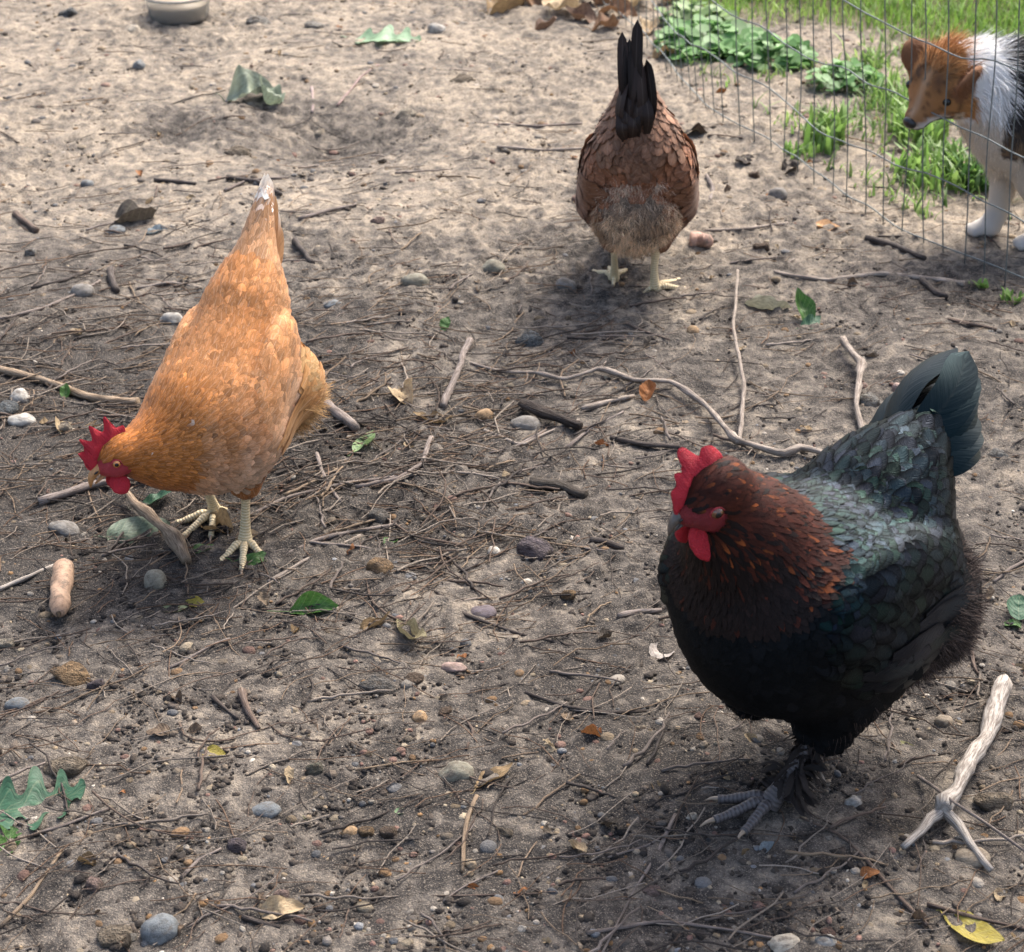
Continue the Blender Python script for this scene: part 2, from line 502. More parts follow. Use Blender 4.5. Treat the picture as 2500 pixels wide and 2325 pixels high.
# ------------------------------------------------------------------ loose crumbs, grit and needles
def ico(sub):
    bm = bmesh.new(); bmesh.ops.create_icosphere(bm, subdivisions=sub, radius=1.0)
    V = np.array([v.co[:] for v in bm.verts]); F = np.array([[v.index for v in f.verts] for f in bm.faces]); bm.free()
    return V, F
ICO1, ICO2, ICO3 = ico(1), ico(2), ico(3)

def scatter_lumps(P, size, col, flat=0.7, base=ICO1, jag=0.25, sink=0.25):
    n = len(P); V0, F0 = base; k = len(V0)
    s = size[:, None] * (0.7 + 0.6 * rng.random((n, 3))); s[:, 2] *= flat
    a = rng.random(n) * 6.283; ca, sa = np.cos(a), np.sin(a)
    V = V0[None] * (1 + rng.normal(0, jag, (n, k, 1))) * s[:, None]
    V = np.stack([V[..., 0] * ca[:, None] - V[..., 1] * sa[:, None], V[..., 0] * sa[:, None] + V[..., 1] * ca[:, None], V[..., 2]], -1)
    V = V + P[:, None]; V[..., 2] += (s[:, 2] * (1 - 2 * sink))[:, None]
    F = (F0[None] + np.arange(n)[:, None, None] * k).reshape(-1, 3)
    return V.reshape(-1, 3), F, np.repeat(col, k, 0)

def rand_ground(n, x0=-40, x1=2540, y0=-30, y1=2360, near=1.0):
    """random spots inside the view, denser per square metre nearby"""
    px = rng.uniform(x0, x1, n); py = y0 + (y1 - y0) * rng.random(n) ** near
    d = np.stack([(px - 1250) / FPX, CS + (1162.5 - py) / FPX * SN, -SN + (1162.5 - py) / FPX * CS], -1)
    t = -CAM_H / d[:, 2]
    X, Y = d[:, 0] * t, d[:, 1] * t
    return np.stack([X, Y, ground_z(X, Y)], -1), px, py

m_crumb, nt, b = new_mat('crumbs')
att = N_(nt, 'ShaderNodeAttribute', attribute_name='col'); geo = N_(nt, 'ShaderNodeNewGeometry')
nz = noise_(nt, geo.outputs['Position'], 420, 3, 0.6)
L_(nt, mixc(nt, nz, att.outputs['Color'], mixc(nt, 1.0, att.outputs['Color'], (0.55, 0.5, 0.46), 'MULTIPLY')), b.inputs['Base Color'])
b.inputs['Roughness'].default_value = 0.9; b.inputs['Specular IOR Level'].default_value = 0.25
bump_(nt, b, nz, 0.8, 0.003)

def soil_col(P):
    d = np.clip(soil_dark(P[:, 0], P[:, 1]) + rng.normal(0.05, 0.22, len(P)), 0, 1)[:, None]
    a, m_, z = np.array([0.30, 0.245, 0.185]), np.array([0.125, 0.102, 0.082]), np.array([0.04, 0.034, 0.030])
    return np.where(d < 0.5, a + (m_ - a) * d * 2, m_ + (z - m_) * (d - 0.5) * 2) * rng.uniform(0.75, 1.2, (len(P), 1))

P, px, py = rand_ground(52000)
keep = rng.random(len(P)) < 0.35 + 0.65 * sstep(-0.5, 0.6, fbm(P[:, 0] * 4, P[:, 1] * 4, 2, 63)); keep &= lawn(P[:, 0], P[:, 1]) < 0.5
P = P[keep]
sz = np.exp(rng.normal(math.log(0.0016), 0.5, len(P))).clip(0.0007, 0.0062)
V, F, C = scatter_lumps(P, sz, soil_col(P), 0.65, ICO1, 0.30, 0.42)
tag(obj('soil_crumbs', mesh_data('soil_crumbs', V, [F], C, None, True, [m_crumb])), 'loose dark crumbs of soil strewn over the bare ground', 'soil', kind='stuff')

PAL = np.array([[0.42, 0.33, 0.22], [0.30, 0.25, 0.19], [0.20, 0.18, 0.16], [0.50, 0.42, 0.30], [0.36, 0.22, 0.11], [0.60, 0.55, 0.47], [0.24, 0.25, 0.26], [0.33, 0.20, 0.16]])
P, px, py = rand_ground(14000)
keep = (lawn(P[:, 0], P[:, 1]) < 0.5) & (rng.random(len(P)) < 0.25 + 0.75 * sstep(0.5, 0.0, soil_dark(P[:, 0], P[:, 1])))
P = P[keep]
sz = np.exp(rng.normal(math.log(0.0018), 0.45, len(P))).clip(0.0008, 0.005)
V, F, C = scatter_lumps(P, sz, PAL[rng.integers(0, 8, len(P))] * rng.uniform(0.6, 1.15, (len(P), 1)), 0.7, ICO1, 0.12, 0.35)
P2, px, py = rand_ground(8000)
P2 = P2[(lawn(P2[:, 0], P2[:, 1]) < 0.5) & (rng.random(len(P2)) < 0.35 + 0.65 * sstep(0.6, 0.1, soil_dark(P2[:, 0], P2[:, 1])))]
s2 = (np.exp(rng.normal(math.log(0.0030), 0.4, len(P2))) * (1 + 0.5 * sstep(2.4, 3.4, P2[:, 1]))).clip(0.0015, 0.0095)
V2, F2, C2 = scatter_lumps(P2, s2, (PAL[rng.integers(0, 8, len(P2))] * 0.6 + soil_col(P2) * 0.4) * rng.uniform(0.55, 1.05, (len(P2), 1)), 0.6, ICO2, 0.045, 0.42)
tag(obj('gravel', mesh_data('gravel', V2, [F2], C2, None, True, [m_crumb])), 'half-buried tan gravel peppering the soil', 'gravel', kind='stuff')
tag(obj('grit', mesh_data('grit', V, [F], C, None, True, [m_crumb])), 'fine pale grit and tiny gravel lying in the soil', 'gravel', kind='stuff')

def needle_mesh(P, ang, length, rad, col, lift=0.003, bend=0.07):
    n = len(P); t = np.linspace(-0.5, 0.5, 6)
    ca, sa = np.cos(ang), np.sin(ang); k = rng.normal(0, bend, n)
    lx = length[:, None] * t; ly = length[:, None] * k[:, None] * (t ** 2 * 4 - 0.5) + length[:, None] * rng.normal(0, 0.02, (n, 6))
    X = P[:, 0:1] + lx * ca[:, None] - ly * sa[:, None]; Y = P[:, 1:2] + lx * sa[:, None] + ly * ca[:, None]
    Z = ground_z(X, Y) + 0.0035 + lift * rng.random((n, 1)) + lx * rng.normal(0, 0.06, (n, 1)).clip(-0.1, 0.1)
    C0 = np.stack([X, Y, Z], -1)
    T = norm(np.gradient(C0, axis=1)); S = norm(np.cross(T, np.array([0, 0, 1.0]))); U = np.cross(S, T)
    rr = rad[:, None, None]
    V = np.stack([C0 + S * rr, C0 + U * rr, C0 - S * rr, C0 - U * rr], 2)      # n,6,4,3
    f = np.array([[4 * i + j, 4 * i + (j + 1) % 4, 4 * i + 4 + (j + 1) % 4, 4 * i + 4 + j] for i in range(5) for j in range(4)])
    F = (f[None] + np.arange(n)[:, None, None] * 24).reshape(-1, 4)
    return V.reshape(-1, 3), F, np.repeat(col, 24, 0)
P, px, py = rand_ground(9500)
wgt = 0.12 + 0.9 * np.exp(-((px - 500) / 750) ** 2 - ((py - 1050) / 420) ** 2) + 0.5 * np.exp(-((px - 1250) / 500) ** 2 - ((py - 1050) / 350) ** 2) + 0.25 * np.exp(-((px - 2300) / 300) ** 2 - ((py - 750) / 250) ** 2)
P = P[(rng.random(len(P)) < wgt) & (lawn(P[:, 0], P[:, 1]) < 0.4)]; n = len(P)
NC = np.array([[0.19, 0.125, 0.085], [0.15, 0.11, 0.085], [0.27, 0.20, 0.14], [0.09, 0.075, 0.065], [0.32, 0.27, 0.22]])
V, F, C = needle_mesh(P, rng.normal(0.25, 0.75, n), rng.uniform(0.02, 0.10, n), rng.uniform(0.0004, 0.0009, n), NC[rng.integers(0, 5, n)] * rng.uniform(0.6, 1.2, (n, 1)))
P3, px3, py3 = rand_ground(2600)
w3 = 0.05 + np.exp(-((px3 - 450) / 620) ** 2 - ((py3 - 1000) / 330) ** 2) + 0.7 * np.exp(-((px3 - 1150) / 420) ** 2 - ((py3 - 1080) / 260) ** 2)
P3 = P3[(rng.random(len(P3)) < w3) & (lawn(P3[:, 0], P3[:, 1]) < 0.4)]; n3 = len(P3)
V3, F3, C3 = needle_mesh(P3, rng.normal(0.35, 0.7, n3), rng.uniform(0.035, 0.13, n3), rng.uniform(0.0008, 0.0015, n3), NC[rng.integers(1, 5, n3)] * rng.uniform(0.55, 1.1, (n3, 1)), 0.006, 0.10)
tag(obj('twig_litter', mesh_data('twig_litter', V3, [F3], C3, None, True, [m_crumb])), 'dense tangle of fine dry twiglets at the left and centre of the run', 'twigs', kind='stuff')
tag(obj('pine_needles', mesh_data('pine_needles', V, [F], C, None, True, [m_crumb])), 'dry brown pine needles and hair-thin twigs littering the soil', 'needles', kind='stuff')
# ------------------------------------------------------------------ stones
def tinted_mat(name, rough, spec, bscale, bstr, speck=0.35, vscale=40, dirt=0.5, stretch=None, bdist=0.0015):
    """object colour with mottling and soil on the lower side"""
    m, nt, b = new_mat(name)
    oi = N_(nt, 'ShaderNodeObjectInfo'); tc = N_(nt, 'ShaderNodeTexCoord'); v = tc.outputs['Object']
    add = N_(nt, 'ShaderNodeVectorMath', operation='ADD'); L_(nt, v, add.inputs[0])
    rv = N_(nt, 'ShaderNodeCombineXYZ'); r9 = math_(nt, 'MULTIPLY', oi.outputs['Random'], 9.0)
    for i in range(3): L_(nt, r9, rv.inputs[i])
    L_(nt, rv.outputs[0], add.inputs[1]); v = add.outputs[0]
    n1, n2 = noise_(nt, v, vscale, 4, 0.6), noise_(nt, v, bscale, 3, 0.65)
    c = oi.outputs['Color']
    dk = mixc(nt, 1.0, c, (0.50, 0.47, 0.45), 'MULTIPLY'); lt = mixc(nt, 0.35, c, (0.62, 0.56, 0.48))
    col = mixc(nt, ramp_(nt, n1, [(0.3, 1.0), (0.62, 0.0)]), c, dk)
    col = mixc(nt, math_(nt, 'MULTIPLY', ramp_(nt, n2, [(0.55, 0.0), (0.7, 1.0)]), speck), col, lt)
    if dirt:
        n3 = noise_(nt, v, vscale * 0.7, 3, 0.7)
        col = mixc(nt, math_(nt, 'MULTIPLY', ramp_(nt, n3, [(0.52, 0.0), (0.66, 1.0)]), dirt), col, (0.10, 0.078, 0.06))
    L_(nt, col, b.inputs['Base Color']); b.inputs['Roughness'].default_value = rough; b.inputs['Specular IOR Level'].default_value = spec
    bump_(nt, b, math_(nt, 'ADD', n1, math_(nt, 'MULTIPLY', n2, 0.5)), bstr, bdist)
    return m
m_stone = tinted_mat('stone', 0.85, 0.25, 8, 0.9, vscale=2.2, dirt=0.8, bdist=0.06)
m_stone_smooth = tinted_mat('smooth_stone', 0.75, 0.3, 14, 0.35, speck=0.3, vscale=2.0, dirt=0.7, bdist=0.04)

def stone_mesh(seed, rough, base=ICO3):
    V, F = base; V = V.copy()
    a = 0.13 + 0.20 * rough
    V = V * (1 + a * fbm(V[:, 0] * 1.3 + seed * 3.1, V[:, 1] * 1.3, 2, seed, V[:, 2] * 1.3))[:, None]
    if rough > 0.4:                                    # chip flat facets
        r_ = np.random.default_rng(seed)
        for _ in range(9):
            n = norm(r_.normal(0, 1, 3)); d = V @ n; lim = r_.uniform(0.60, 0.85)
            V = V - np.maximum(d - lim, 0)[:, None] * n * 0.9
        V = V * (1 + 0.04 * fbm(V[:, 0] * 5, V[:, 1] * 5, 2, seed + 5, V[:, 2] * 5))[:, None]
    return mesh_data('stone', V, [F], None, None, True, [m_stone if rough > 0.4 else m_stone_smooth])
_smooth = [stone_mesh(i + 1, 0.15) for i in range(6)]; _rough = [stone_mesh(i + 20, 0.9) for i in range(7)]
C_BLUE, C_GREY, C_TAN, C_CREAM, C_BROWN, C_MAUVE, C_ORANGE, C_PINK, C_OLIVE, C_PALE = (0.17, 0.185, 0.19), (0.20, 0.185, 0.165), (0.29, 0.235, 0.17), (0.46, 0.40, 0.31), (0.19, 0.135, 0.095), (0.155, 0.125, 0.135), (0.36, 0.235, 0.125), (0.36, 0.255, 0.215), (0.22, 0.205, 0.155), (0.38, 0.36, 0.32)
def stone(x, y, w, h, col, rough, label, turn=0.0, k=1.2575, name='stone', sink=0.38, group='stones lying on the soil'):
    """x, y, w, h read off the photograph at 1988 px width; h is the height seen"""
    p = gat(x * k, (y + 0.30 * h) * k); s = px_scale(p)
    W = w * k / s * 0.52; T = max(0.35 * W, h * k / s * 0.50); D = min(max(T * 1.1, 0.75 * W), 1.3 * W)
    Z = min(T, 0.8 * W) if h < w else T * 0.85
    me = (_rough if rough else _smooth)[int(x * 7 + y * 3) % (7 if rough else 6)]
    o = obj(name, me, None, None, np.array(col) * rng.uniform(0.85, 1.05))
    o.location = (p[0], p[1] + 0.25 * D, p[2] + Z * (1 - 2 * sink)); o.scale = (W * 1.03, D, Z * 1.12)
    o.rotation_euler = (rng.normal(0, 0.12), rng.normal(0, 0.12), turn if turn else rng.normal(0, 0.25))
    return tag(o, label, 'stone', group)
stones = [
 (310, 1803, 72, 55, C_BLUE, 0, 'smooth blue-grey pebble near the lower left edge, largest of the blue ones'),
 (222, 1812, 65, 45, C_TAN, 1, 'lumpy tan rock just left of the smooth blue-grey pebble'),
 (888, 1498, 66, 42, C_OLIVE, 0, 'oval brown-grey cobble beside a curled dry leaf, lower centre'),
 (515, 1573, 58, 26, C_BLUE, 0, 'flat blue-grey flake half sunk in the soil, lower left of centre'),
 (301, 1124, 42, 46, C_OLIVE, 0, 'egg-shaped drab stone below the tan hen and right of the carrot stub'),
 (145, 1312, 72, 46, C_ORANGE, 1, 'sandy pinkish rock touching a small purple stone on the left'),
 (186, 1330, 36, 28, C_MAUVE, 1, 'small purple-grey stone against the sandy rock on the left'),
 (35, 1367, 46, 30, C_BLUE, 0, 'rounded slate-blue pebble at the left edge'),
 (130, 1488, 88, 44, C_TAN, 1, 'rough pale tan rock above the big green oak leaf'),
 (741, 1101, 64, 36, C_ORANGE, 1, 'angular ochre rock in the middle of the run'),
 (740, 1333, 62, 34, C_GREY, 1, 'angular grey rock with a flat top, centre of the foreground'),
 (1034, 661, 48, 38, C_BLUE, 1, 'dark slate-coloured stone above the long branching stick'),
 (1022, 822, 56, 34, C_GREY, 0, 'grey oblong stone lying under the end of the rotten bark stick'),
 (805, 545, 48, 28, C_OLIVE, 0, 'smooth oval grey-green stone between the tan and the brown hen'),
 (957, 519, 48, 34, C_OLIVE, 0, 'round drab stone with a wet top left of the brown hen'),
 (1099, 554, 42, 26, C_GREY, 0, 'grey stone just left of the brown hen feet'),
 (620, 263, 42, 38, C_CREAM, 1, 'pale cream rock at the rim of the dust hollow'),
 (786, 222, 42, 30, C_CREAM, 1, 'yellowish stone right of the dust hollow'),
 (334, 620, 42, 30, C_PALE, 0, 'pale speckled round pebble left of the tan hen back'),
 (42, 815, 50, 26, C_PALE, 0, 'pale oblong pebble at the left edge below two grey stones'),
 (38, 768, 34, 42, C_PALE, 0, 'light blue-grey stone standing on edge at the far left'),
 (12, 790, 46, 48, C_BLUE, 1, 'grey angular stone cut by the left edge of the picture'),
 (125, 1025, 58, 28, C_GREY, 0, 'flat grey stone half buried in the dark soil below the beak'),
 (738, 1003, 50, 34, C_GREY, 1, 'drab rock crossed by thin twigs right of the tan hen'),
 (680, 1614, 30, 26, C_ORANGE, 0, 'leftmost of three small brown stones in a row'),
 (713, 1614, 34, 28, C_ORANGE, 1, 'middle of three small brown stones in a row'),
 (756, 1614, 36, 32, C_BROWN, 1, 'rightmost and darkest of three small brown stones in a row'),
 (978, 1617, 38, 26, C_TAN, 1, 'small tan stone below the curled dry leaf in the foreground'),
 (1656, 1557, 32, 26, C_PALE, 0, 'pale round pebble right of the black hen foot'),
 (1832, 1399, 38, 26, C_TAN, 0, 'tan pebble left of the thick bleached branch'),
 (1525, 1832, 58, 32, C_CREAM, 0, 'cream oval pebble at the bottom edge'),
 (1603, 1828, 42, 26, C_PALE, 0, 'light grey pebble at the bottom edge right of the cream one'),
 (1932, 1555, 80, 46, C_TAN, 1, 'broad flat sandy rock at the right edge beside the bleached branch'),
 (1888, 1665, 66, 34, C_TAN, 0, 'tan rock under the forked end of the bleached branch'),
 (1510, 378, 36, 30, C_GREY, 0, 'small round grey stone inside the fence, right of the brown hen'),
 (735, 428, 32, 18, C_PINK, 1, 'pinkish chip on the bare soil right of the tan hen tail'),
 (160, 565, 44, 28, C_GREY, 0, 'grey-green pebble on the left among the twigs'),
 (645, 590, 34, 18, C_BLUE, 0, 'small bluish pebble close to the tan hen back'),
 (467, 297, 46, 28, C_TAN, 1, 'brown lump of rock below the dust hollow'),
 (270, 125, 22, 26, C_BLUE, 0, 'dark upright pebble below the plastic tub'),
 (133, 25, 38, 22, C_BLUE, 1, 'blue-grey stone left of the plastic tub'),
 (258, 57, 28, 24, C_CREAM, 0, 'round cream pebble at the foot of the plastic tub'),
 (185, 1717, 40, 32, C_PINK, 1, 'pinkish lump at the lower left'),
 (1265, 1730, 46, 30, C_PINK, 1, 'dull pinkish stone between two thin sticks, bottom centre'),
 (610, 1491, 36, 34, C_OLIVE, 1, 'drab clod-like stone left of the oval cobble'),
 (548, 1737, 36, 40, C_PINK, 1, 'pale pink chip standing above a dry leaf, bottom left'),
 (1345, 642, 24, 20, C_ORANGE, 0, 'small orange pebble alone on the soil below the brown hen'),
 (1692, 780, 44, 28, C_PALE, 1, 'pale stone pair behind the black hen tail'),
 (1042, 1066, 84, 42, C_MAUVE, 1, 'flat mauve slab left of the black hen head'),
 (12, 1250, 44, 30, C_CREAM, 1, 'cream rock cut by the left edge below the carrot stub'),
 (816, 1390, 28, 28, C_ORANGE, 0, 'round brown pebble below the angular grey rock'),
 (865, 1378, 28, 26, C_BROWN, 1, 'small reddish-brown stone beside the round brown pebble'),
 (937, 1190, 52, 22, C_MAUVE, 0, 'long purple-brown pebble touching a forked twig'),
 (880, 1296, 46, 18, C_PINK, 0, 'flat pink pebble in the centre foreground'),
 (1940, 885, 40, 24, C_PALE, 1, 'whitish stone right of the black hen tail'),
 (462, 1640, 46, 28, C_MAUVE, 1, 'dull purple rock below the flat blue flake'),
 (1105, 1155, 30, 24, C_ORANGE, 1, 'small ochre stone left of the black hen breast'),
 (805, 1315, 34, 30, C_BROWN, 1, 'brown angular stone touching the angular grey rock'),
 (1345, 1585, 20, 16, C_CREAM, 0, 'tiny cream pebble left of the black hen toes'),
 (225, 447, 38, 18, C_BLUE, 0, 'flat blue-grey pebble left of the tan hen tail'),
 (170, 357, 26, 20, C_BLUE, 0, 'bluish pebble on the upper left soil'),
 (60, 490, 24, 22, C_PALE, 1, 'small white angular stone near the left edge'),
 (127, 830, 30, 26, C_CREAM, 1, 'small cream stone left of the tan hen neck'),
 (940, 806, 34, 26, C_ORANGE, 0, 'round ochre pebble left of the grey oblong stone'),
 (1745, 752, 26, 24, C_PINK, 0, 'pink pebble left of the black hen tail'),
 (905, 157, 46, 22, C_TAN, 1, 'low brown rock on the sunny soil left of the brown hen'),
 (500, 40, 46, 22, C_PALE, 1, 'pale slab right of the plastic tub'),
 (610, 48, 40, 22, C_PALE, 1, 'pale flat stone well right of the plastic tub, above the dust hollow'),
 (848, 55, 36, 22, C_PALE, 0, 'white pebble above the pale green oak leaf'),
 (1480, 480, 36, 26, C_BROWN, 1, 'brown clod inside the fence'),
 (1465, 340, 24, 18, C_BROWN, 1, 'dark brown clod beside the fence foot'),
]
for s_ in stones: stone(*s_)
# smaller pebbles nothing tells apart
P, px_, py_ = rand_ground(420)
_small = [stone_mesh(40 + i, 0.15 if i < 4 else 0.9, ICO2) for i in range(8)]
cnt = 0
for i in range(len(P)):
    if lawn(P[i:i + 1, 0], P[i:i + 1, 1])[0] > 0.2 or cnt >= 170: continue
    s_ = float(np.exp(rng.normal(math.log(0.0046), 0.35))); j = int(rng.integers(0, 8))
    o = obj('pebble', _small[j], None, None, PAL[rng.integers(0, 8)] * rng.uniform(0.5, 0.8))
    a_, b_ = rng.uniform(0.7, 1.0), rng.uniform(0.45, 0.75)
    o.location = (P[i, 0], P[i, 1], P[i, 2] + s_ * b_ * 0.22); o.scale = (s_, s_ * a_, s_ * b_); o.rotation_euler = (0, 0, rng.uniform(0, 6.28))
    tag(o, 'small rounded pebble no bigger than a fingertip lying on the soil', 'pebble', 'small pebbles scattered over the run'); cnt += 1

# ------------------------------------------------------------------ sticks
def bark_mat(name, rough, bstr, bdist, fu=9.0, fv=55.0, dirt=0.4):
    m, nt, b = new_mat(name)
    oi = N_(nt, 'ShaderNodeObjectInfo'); f = N_(nt, 'ShaderNodeAttribute', attribute_name='fuv'); s = N_(nt, 'ShaderNodeSeparateXYZ'); L_(nt, f.outputs['Vector'], s.inputs[0])
    an = math_(nt, 'MULTIPLY', s.outputs[0], 6.2832); cv = N_(nt, 'ShaderNodeCombineXYZ')
    L_(nt, math_(nt, 'MULTIPLY', math_(nt, 'COSINE', an), fu * 0.5), cv.inputs[0]); L_(nt, math_(nt, 'ADD', math_(nt, 'MULTIPLY', math_(nt, 'SINE', an), fu * 0.5), math_(nt, 'MULTIPLY', oi.outputs['Random'], 50.0)), cv.inputs[1]); L_(nt, math_(nt, 'MULTIPLY', s.outputs[1], fv), cv.inputs[2])
    n1 = noise_(nt, cv.outputs[0], 1.0, 4, 0.65); geo = N_(nt, 'ShaderNodeNewGeometry'); n2 = noise_(nt, geo.outputs['Position'], 55, 4, 0.6); n3 = noise_(nt, geo.outputs['Position'], 400, 2, 0.6)
    c = oi.outputs['Color']; dk = mixc(nt, 1.0, c, (0.36, 0.32, 0.30), 'MULTIPLY'); lt = mixc(nt, 0.30, c, (0.60, 0.55, 0.50))
    col = mixc(nt, ramp_(nt, n1, [(0.40, 0.9), (0.56, 0.0)]), c, dk); col = mixc(nt, math_(nt, 'MULTIPLY', ramp_(nt, n1, [(0.58, 0.0), (0.72, 1.0)]), 0.8), col, lt)
    col = mixc(nt, math_(nt, 'MULTIPLY', ramp_(nt, n2, [(0.48, 0.0), (0.66, 1.0)]), dirt), col, (0.085, 0.065, 0.05))
    L_(nt, col, b.inputs['Base Color']); b.inputs['Roughness'].default_value = rough; b.inputs['Specular IOR Level'].default_value = 0.25
    bump_(nt, b, math_(nt, 'ADD', n1, math_(nt, 'MULTIPLY', n3, 0.3)), bstr, bdist)
    return m
m_twig = bark_mat('twig_bark', 0.8, 0.7, 0.0015)
m_bark = bark_mat('rotten_bark', 0.92, 1.0, 0.006, 12, 40, 0.6)
W_GREY, W_PALE, W_DARK, W_BROWN, W_TAN, W_WHITE = (0.23, 0.19, 0.165), (0.34, 0.285, 0.235), (0.065, 0.052, 0.045), (0.14, 0.10, 0.077), (0.28, 0.205, 0.135), (0.42, 0.375, 0.325)
def stick_path(pts, width, lifts=None, k=1.2575, n=None, wob=0.35):
    Q = []
    for i, (x, y) in enumerate(pts):
        p0 = gat(x * k, y * k); r = width * k / px_scale(p0) * 0.5
        dz = r * 0.8 + 0.0018 + (0 if lifts is None else lifts[i])
        p = gat(x * k, y * k, dz); Q.append([p[0], p[1], p[2], r])
    Q = np.array(Q)
    n = n or max(8, int(np.linalg.norm(np.diff(Q[:, :3], axis=0), axis=1).sum() / 0.012))
    cu = np.concatenate([[0], np.cumsum(np.linalg.norm(np.diff(Q[:, :3], axis=0), axis=1))]); ss = np.linspace(0, cu[-1], n)
    Ql = np.stack([np.interp(ss, cu, Q[:, i]) for i in range(4)], -1); Q = 0.93 * Ql + 0.07 * resample(Q, n); sd_ = int(abs(pts[0][0] * 3 + pts[0][1])) + 1
    L = np.linspace(0, 1, n) * n
    if wob:
        off = wob * Q[:, 3] * vnoise(L * 0.45, L * 0 + sd_, seed=sd_)
        Q[1:-1, 0] += off[1:-1]; Q[1:-1, 1] += (wob * Q[:, 3] * vnoise(L * 0.45, L * 0 + 7.7, seed=sd_ + 1))[1:-1]
    return Q, sd_
def stick(pts, width, col, label, lifts=None, mat=None, taper=(1.0, 0.75), knots=(), branches=(), sides=9, rough=0.26, name='stick', group='sticks lying on the soil', cat='stick'):
    Q, sd_ = stick_path(pts, width, lifts)
    n = len(Q); t = np.linspace(0, 1, n); r = Q[:, 3] * (taper[0] + (taper[1] - taper[0]) * t)
    r = r * (1 + 0.20 * vnoise(t * n * 0.6, t * 0, seed=sd_))
    for kk in knots: r = r * (1 + 0.40 * np.exp(-((t - kk) / (1.2 / n)) ** 2))
    acc = Acc(); V, F, U = tube(Q[:, :3], r, sides, rough, sd_); acc.add(V, F, (1, 1, 1), U)
    o = obj(name, acc.data(name, [mat or m_twig]), None, None, col)
    tag(o, label, cat, group)
    for bp, bw, bl in branches:
        Qb, sb = stick_path(bp, bw, bl); tb = np.linspace(1, 0.6, len(Qb))
        V, F, U = tube(Qb[:, :3], Qb[:, 3] * tb, 7, rough, sb); a2 = Acc(); a2.add(V, F, (1, 1, 1), U)
        obj('side_twig', a2.data('side_twig', [mat or m_twig]), o, None, col)
    return o
stick([(905, 702), (975, 722), (1045, 724), (1095, 737), (1165, 715), (1230, 738), (1305, 741), (1365, 782), (1430, 855), (1520, 882), (1560, 868), (1625, 890)], 8.5, W_PALE, 'long crooked tan stick winding from the centre to behind the black hen', taper=(0.65, 1.5), knots=(0.2, 0.36, 0.55, 0.76, 0.9),
      branches=[([(1165, 715), (1180, 700), (1195, 690)], 6, None), ([(1430, 860), (1437, 850), (1445, 745), (1424, 640), (1432, 525)], 9, [0.006, 0.007, 0.01, 0.02, 0.02])], lifts=[0, 0, .002, .004, .006, .006, .008, .01, .008, .004, .008, 0])
stick([(1636, 658), (1672, 705), (1664, 790), (1678, 850)], 15, W_PALE, 'pale bent stick standing out behind the black hen back', lifts=[0.01, 0.012, 0.01, 0.0], knots=(0.35,))
stick([(912, 662), (885, 725), (860, 790)], 17, W_GREY, 'straight grey weathered stick left of the long crooked one', taper=(0.9, 1.0))
stick([(1012, 783), (1060, 802), (1128, 828)], 22, W_DARK, 'short rotten dark bark stick resting on a grey stone', mat=m_bark, rough=0.3, lifts=[.004, .006, .004])
stick([(1028, 936), (1080, 942), (1138, 962)], 26, (0.10, 0.085, 0.07), 'split piece of rotten wood left of the black hen head', mat=m_bark, rough=0.4)
stick([(-15, 714), (80, 738), (160, 766), (215, 778), (268, 782)], 16, W_TAN, 'thick tan stick reaching in from the left edge towards the tan hen', taper=(0.9, 1.1), knots=(0.6,))
stick([(75, 975), (140, 955), (190, 938), (245, 930), (330, 925)], 15, W_GREY, 'grey stick lying under the tan hen beak', lifts=[0, .002, .004, .006, .004])
stick([(222, 938), (262, 975), (300, 1010), (330, 1035), (345, 1062), (362, 1090)], 21, W_TAN, 'thick knotty stick below the tan hen head', taper=(0.6, 1.1), knots=(0.4, 0.75), lifts=[.012, .014, .016, .014, .01, .004])
stick([(1950, 1325), (1922, 1400), (1905, 1445), (1875, 1500), (1832, 1572)], 34, W_WHITE, 'thick bleached branch with forked broken end at the right', taper=(1.05, 0.9), sides=12, lifts=[.002, .006, .01, .014, .016],
      branches=[([(1830, 1570), (1795, 1605), (1752, 1645)], 24, [.014, .008, .002]), ([(1832, 1572), (1870, 1615), (1925, 1690)], 24, [.014, .010, .0])], knots=(0.25, 0.95))
stick([(1782, 1507), (1850, 1555), (1920, 1603), (2000, 1660)], 7, W_GREY, 'thin grey twig lying across the bleached branch', lifts=[.004, .030, .02, .004], taper=(1.1, 0.7))
stick([(1553, 1588), (1640, 1625), (1690, 1680), (1730, 1725), (1800, 1797)], 9, W_BROWN, 'long brown twig running from the black hen foot towards the bottom right', taper=(0.6, 1.1))
stick([(1140, 1812), (1290, 1788), (1400, 1803), (1540, 1828)], 9, W_GREY, 'long thin grey twig along the bottom edge', taper=(1, .7))
stick([(1800, 1755), (1880, 1778), (2005, 1808)], 9, W_BROWN, 'reddish-brown straight twig in the bottom right corner')
stick([(1312, 1582), (1275, 1660), (1235, 1722), (1165, 1860)], 7, W_GREY, 'thin twig slanting from the black hen toes to the bottom edge')
stick([(926, 1545), (905, 1590), (898, 1640), (897, 1692)], 10, W_TAN, 'tan twig hanging down from the curled dry leaf')
stick([(615, 770), (650, 800), (692, 832)], 24, W_GREY, 'thick grey stick end sticking out behind the tan hen')
stick([(470, 1008), (560, 965), (640, 945), (700, 936), (805, 922)], 8, W_GREY, 'long thin twig right of the tan hen leg', taper=(.8, 1))
stick([(708, 1120), (722, 1170), (760, 1200), (862, 1222)], 6, W_BROWN, 'thin bent twig below the ochre rock')
stick([(832, 1140), (905, 1195), (1000, 1228), (1125, 1258)], 8, W_DARK, 'dark twig crossing the centre foreground')
stick([(825, 1200), (880, 1170), (950, 1158)], 5, W_PALE, 'short pale twig crossing a dark one in the centre')
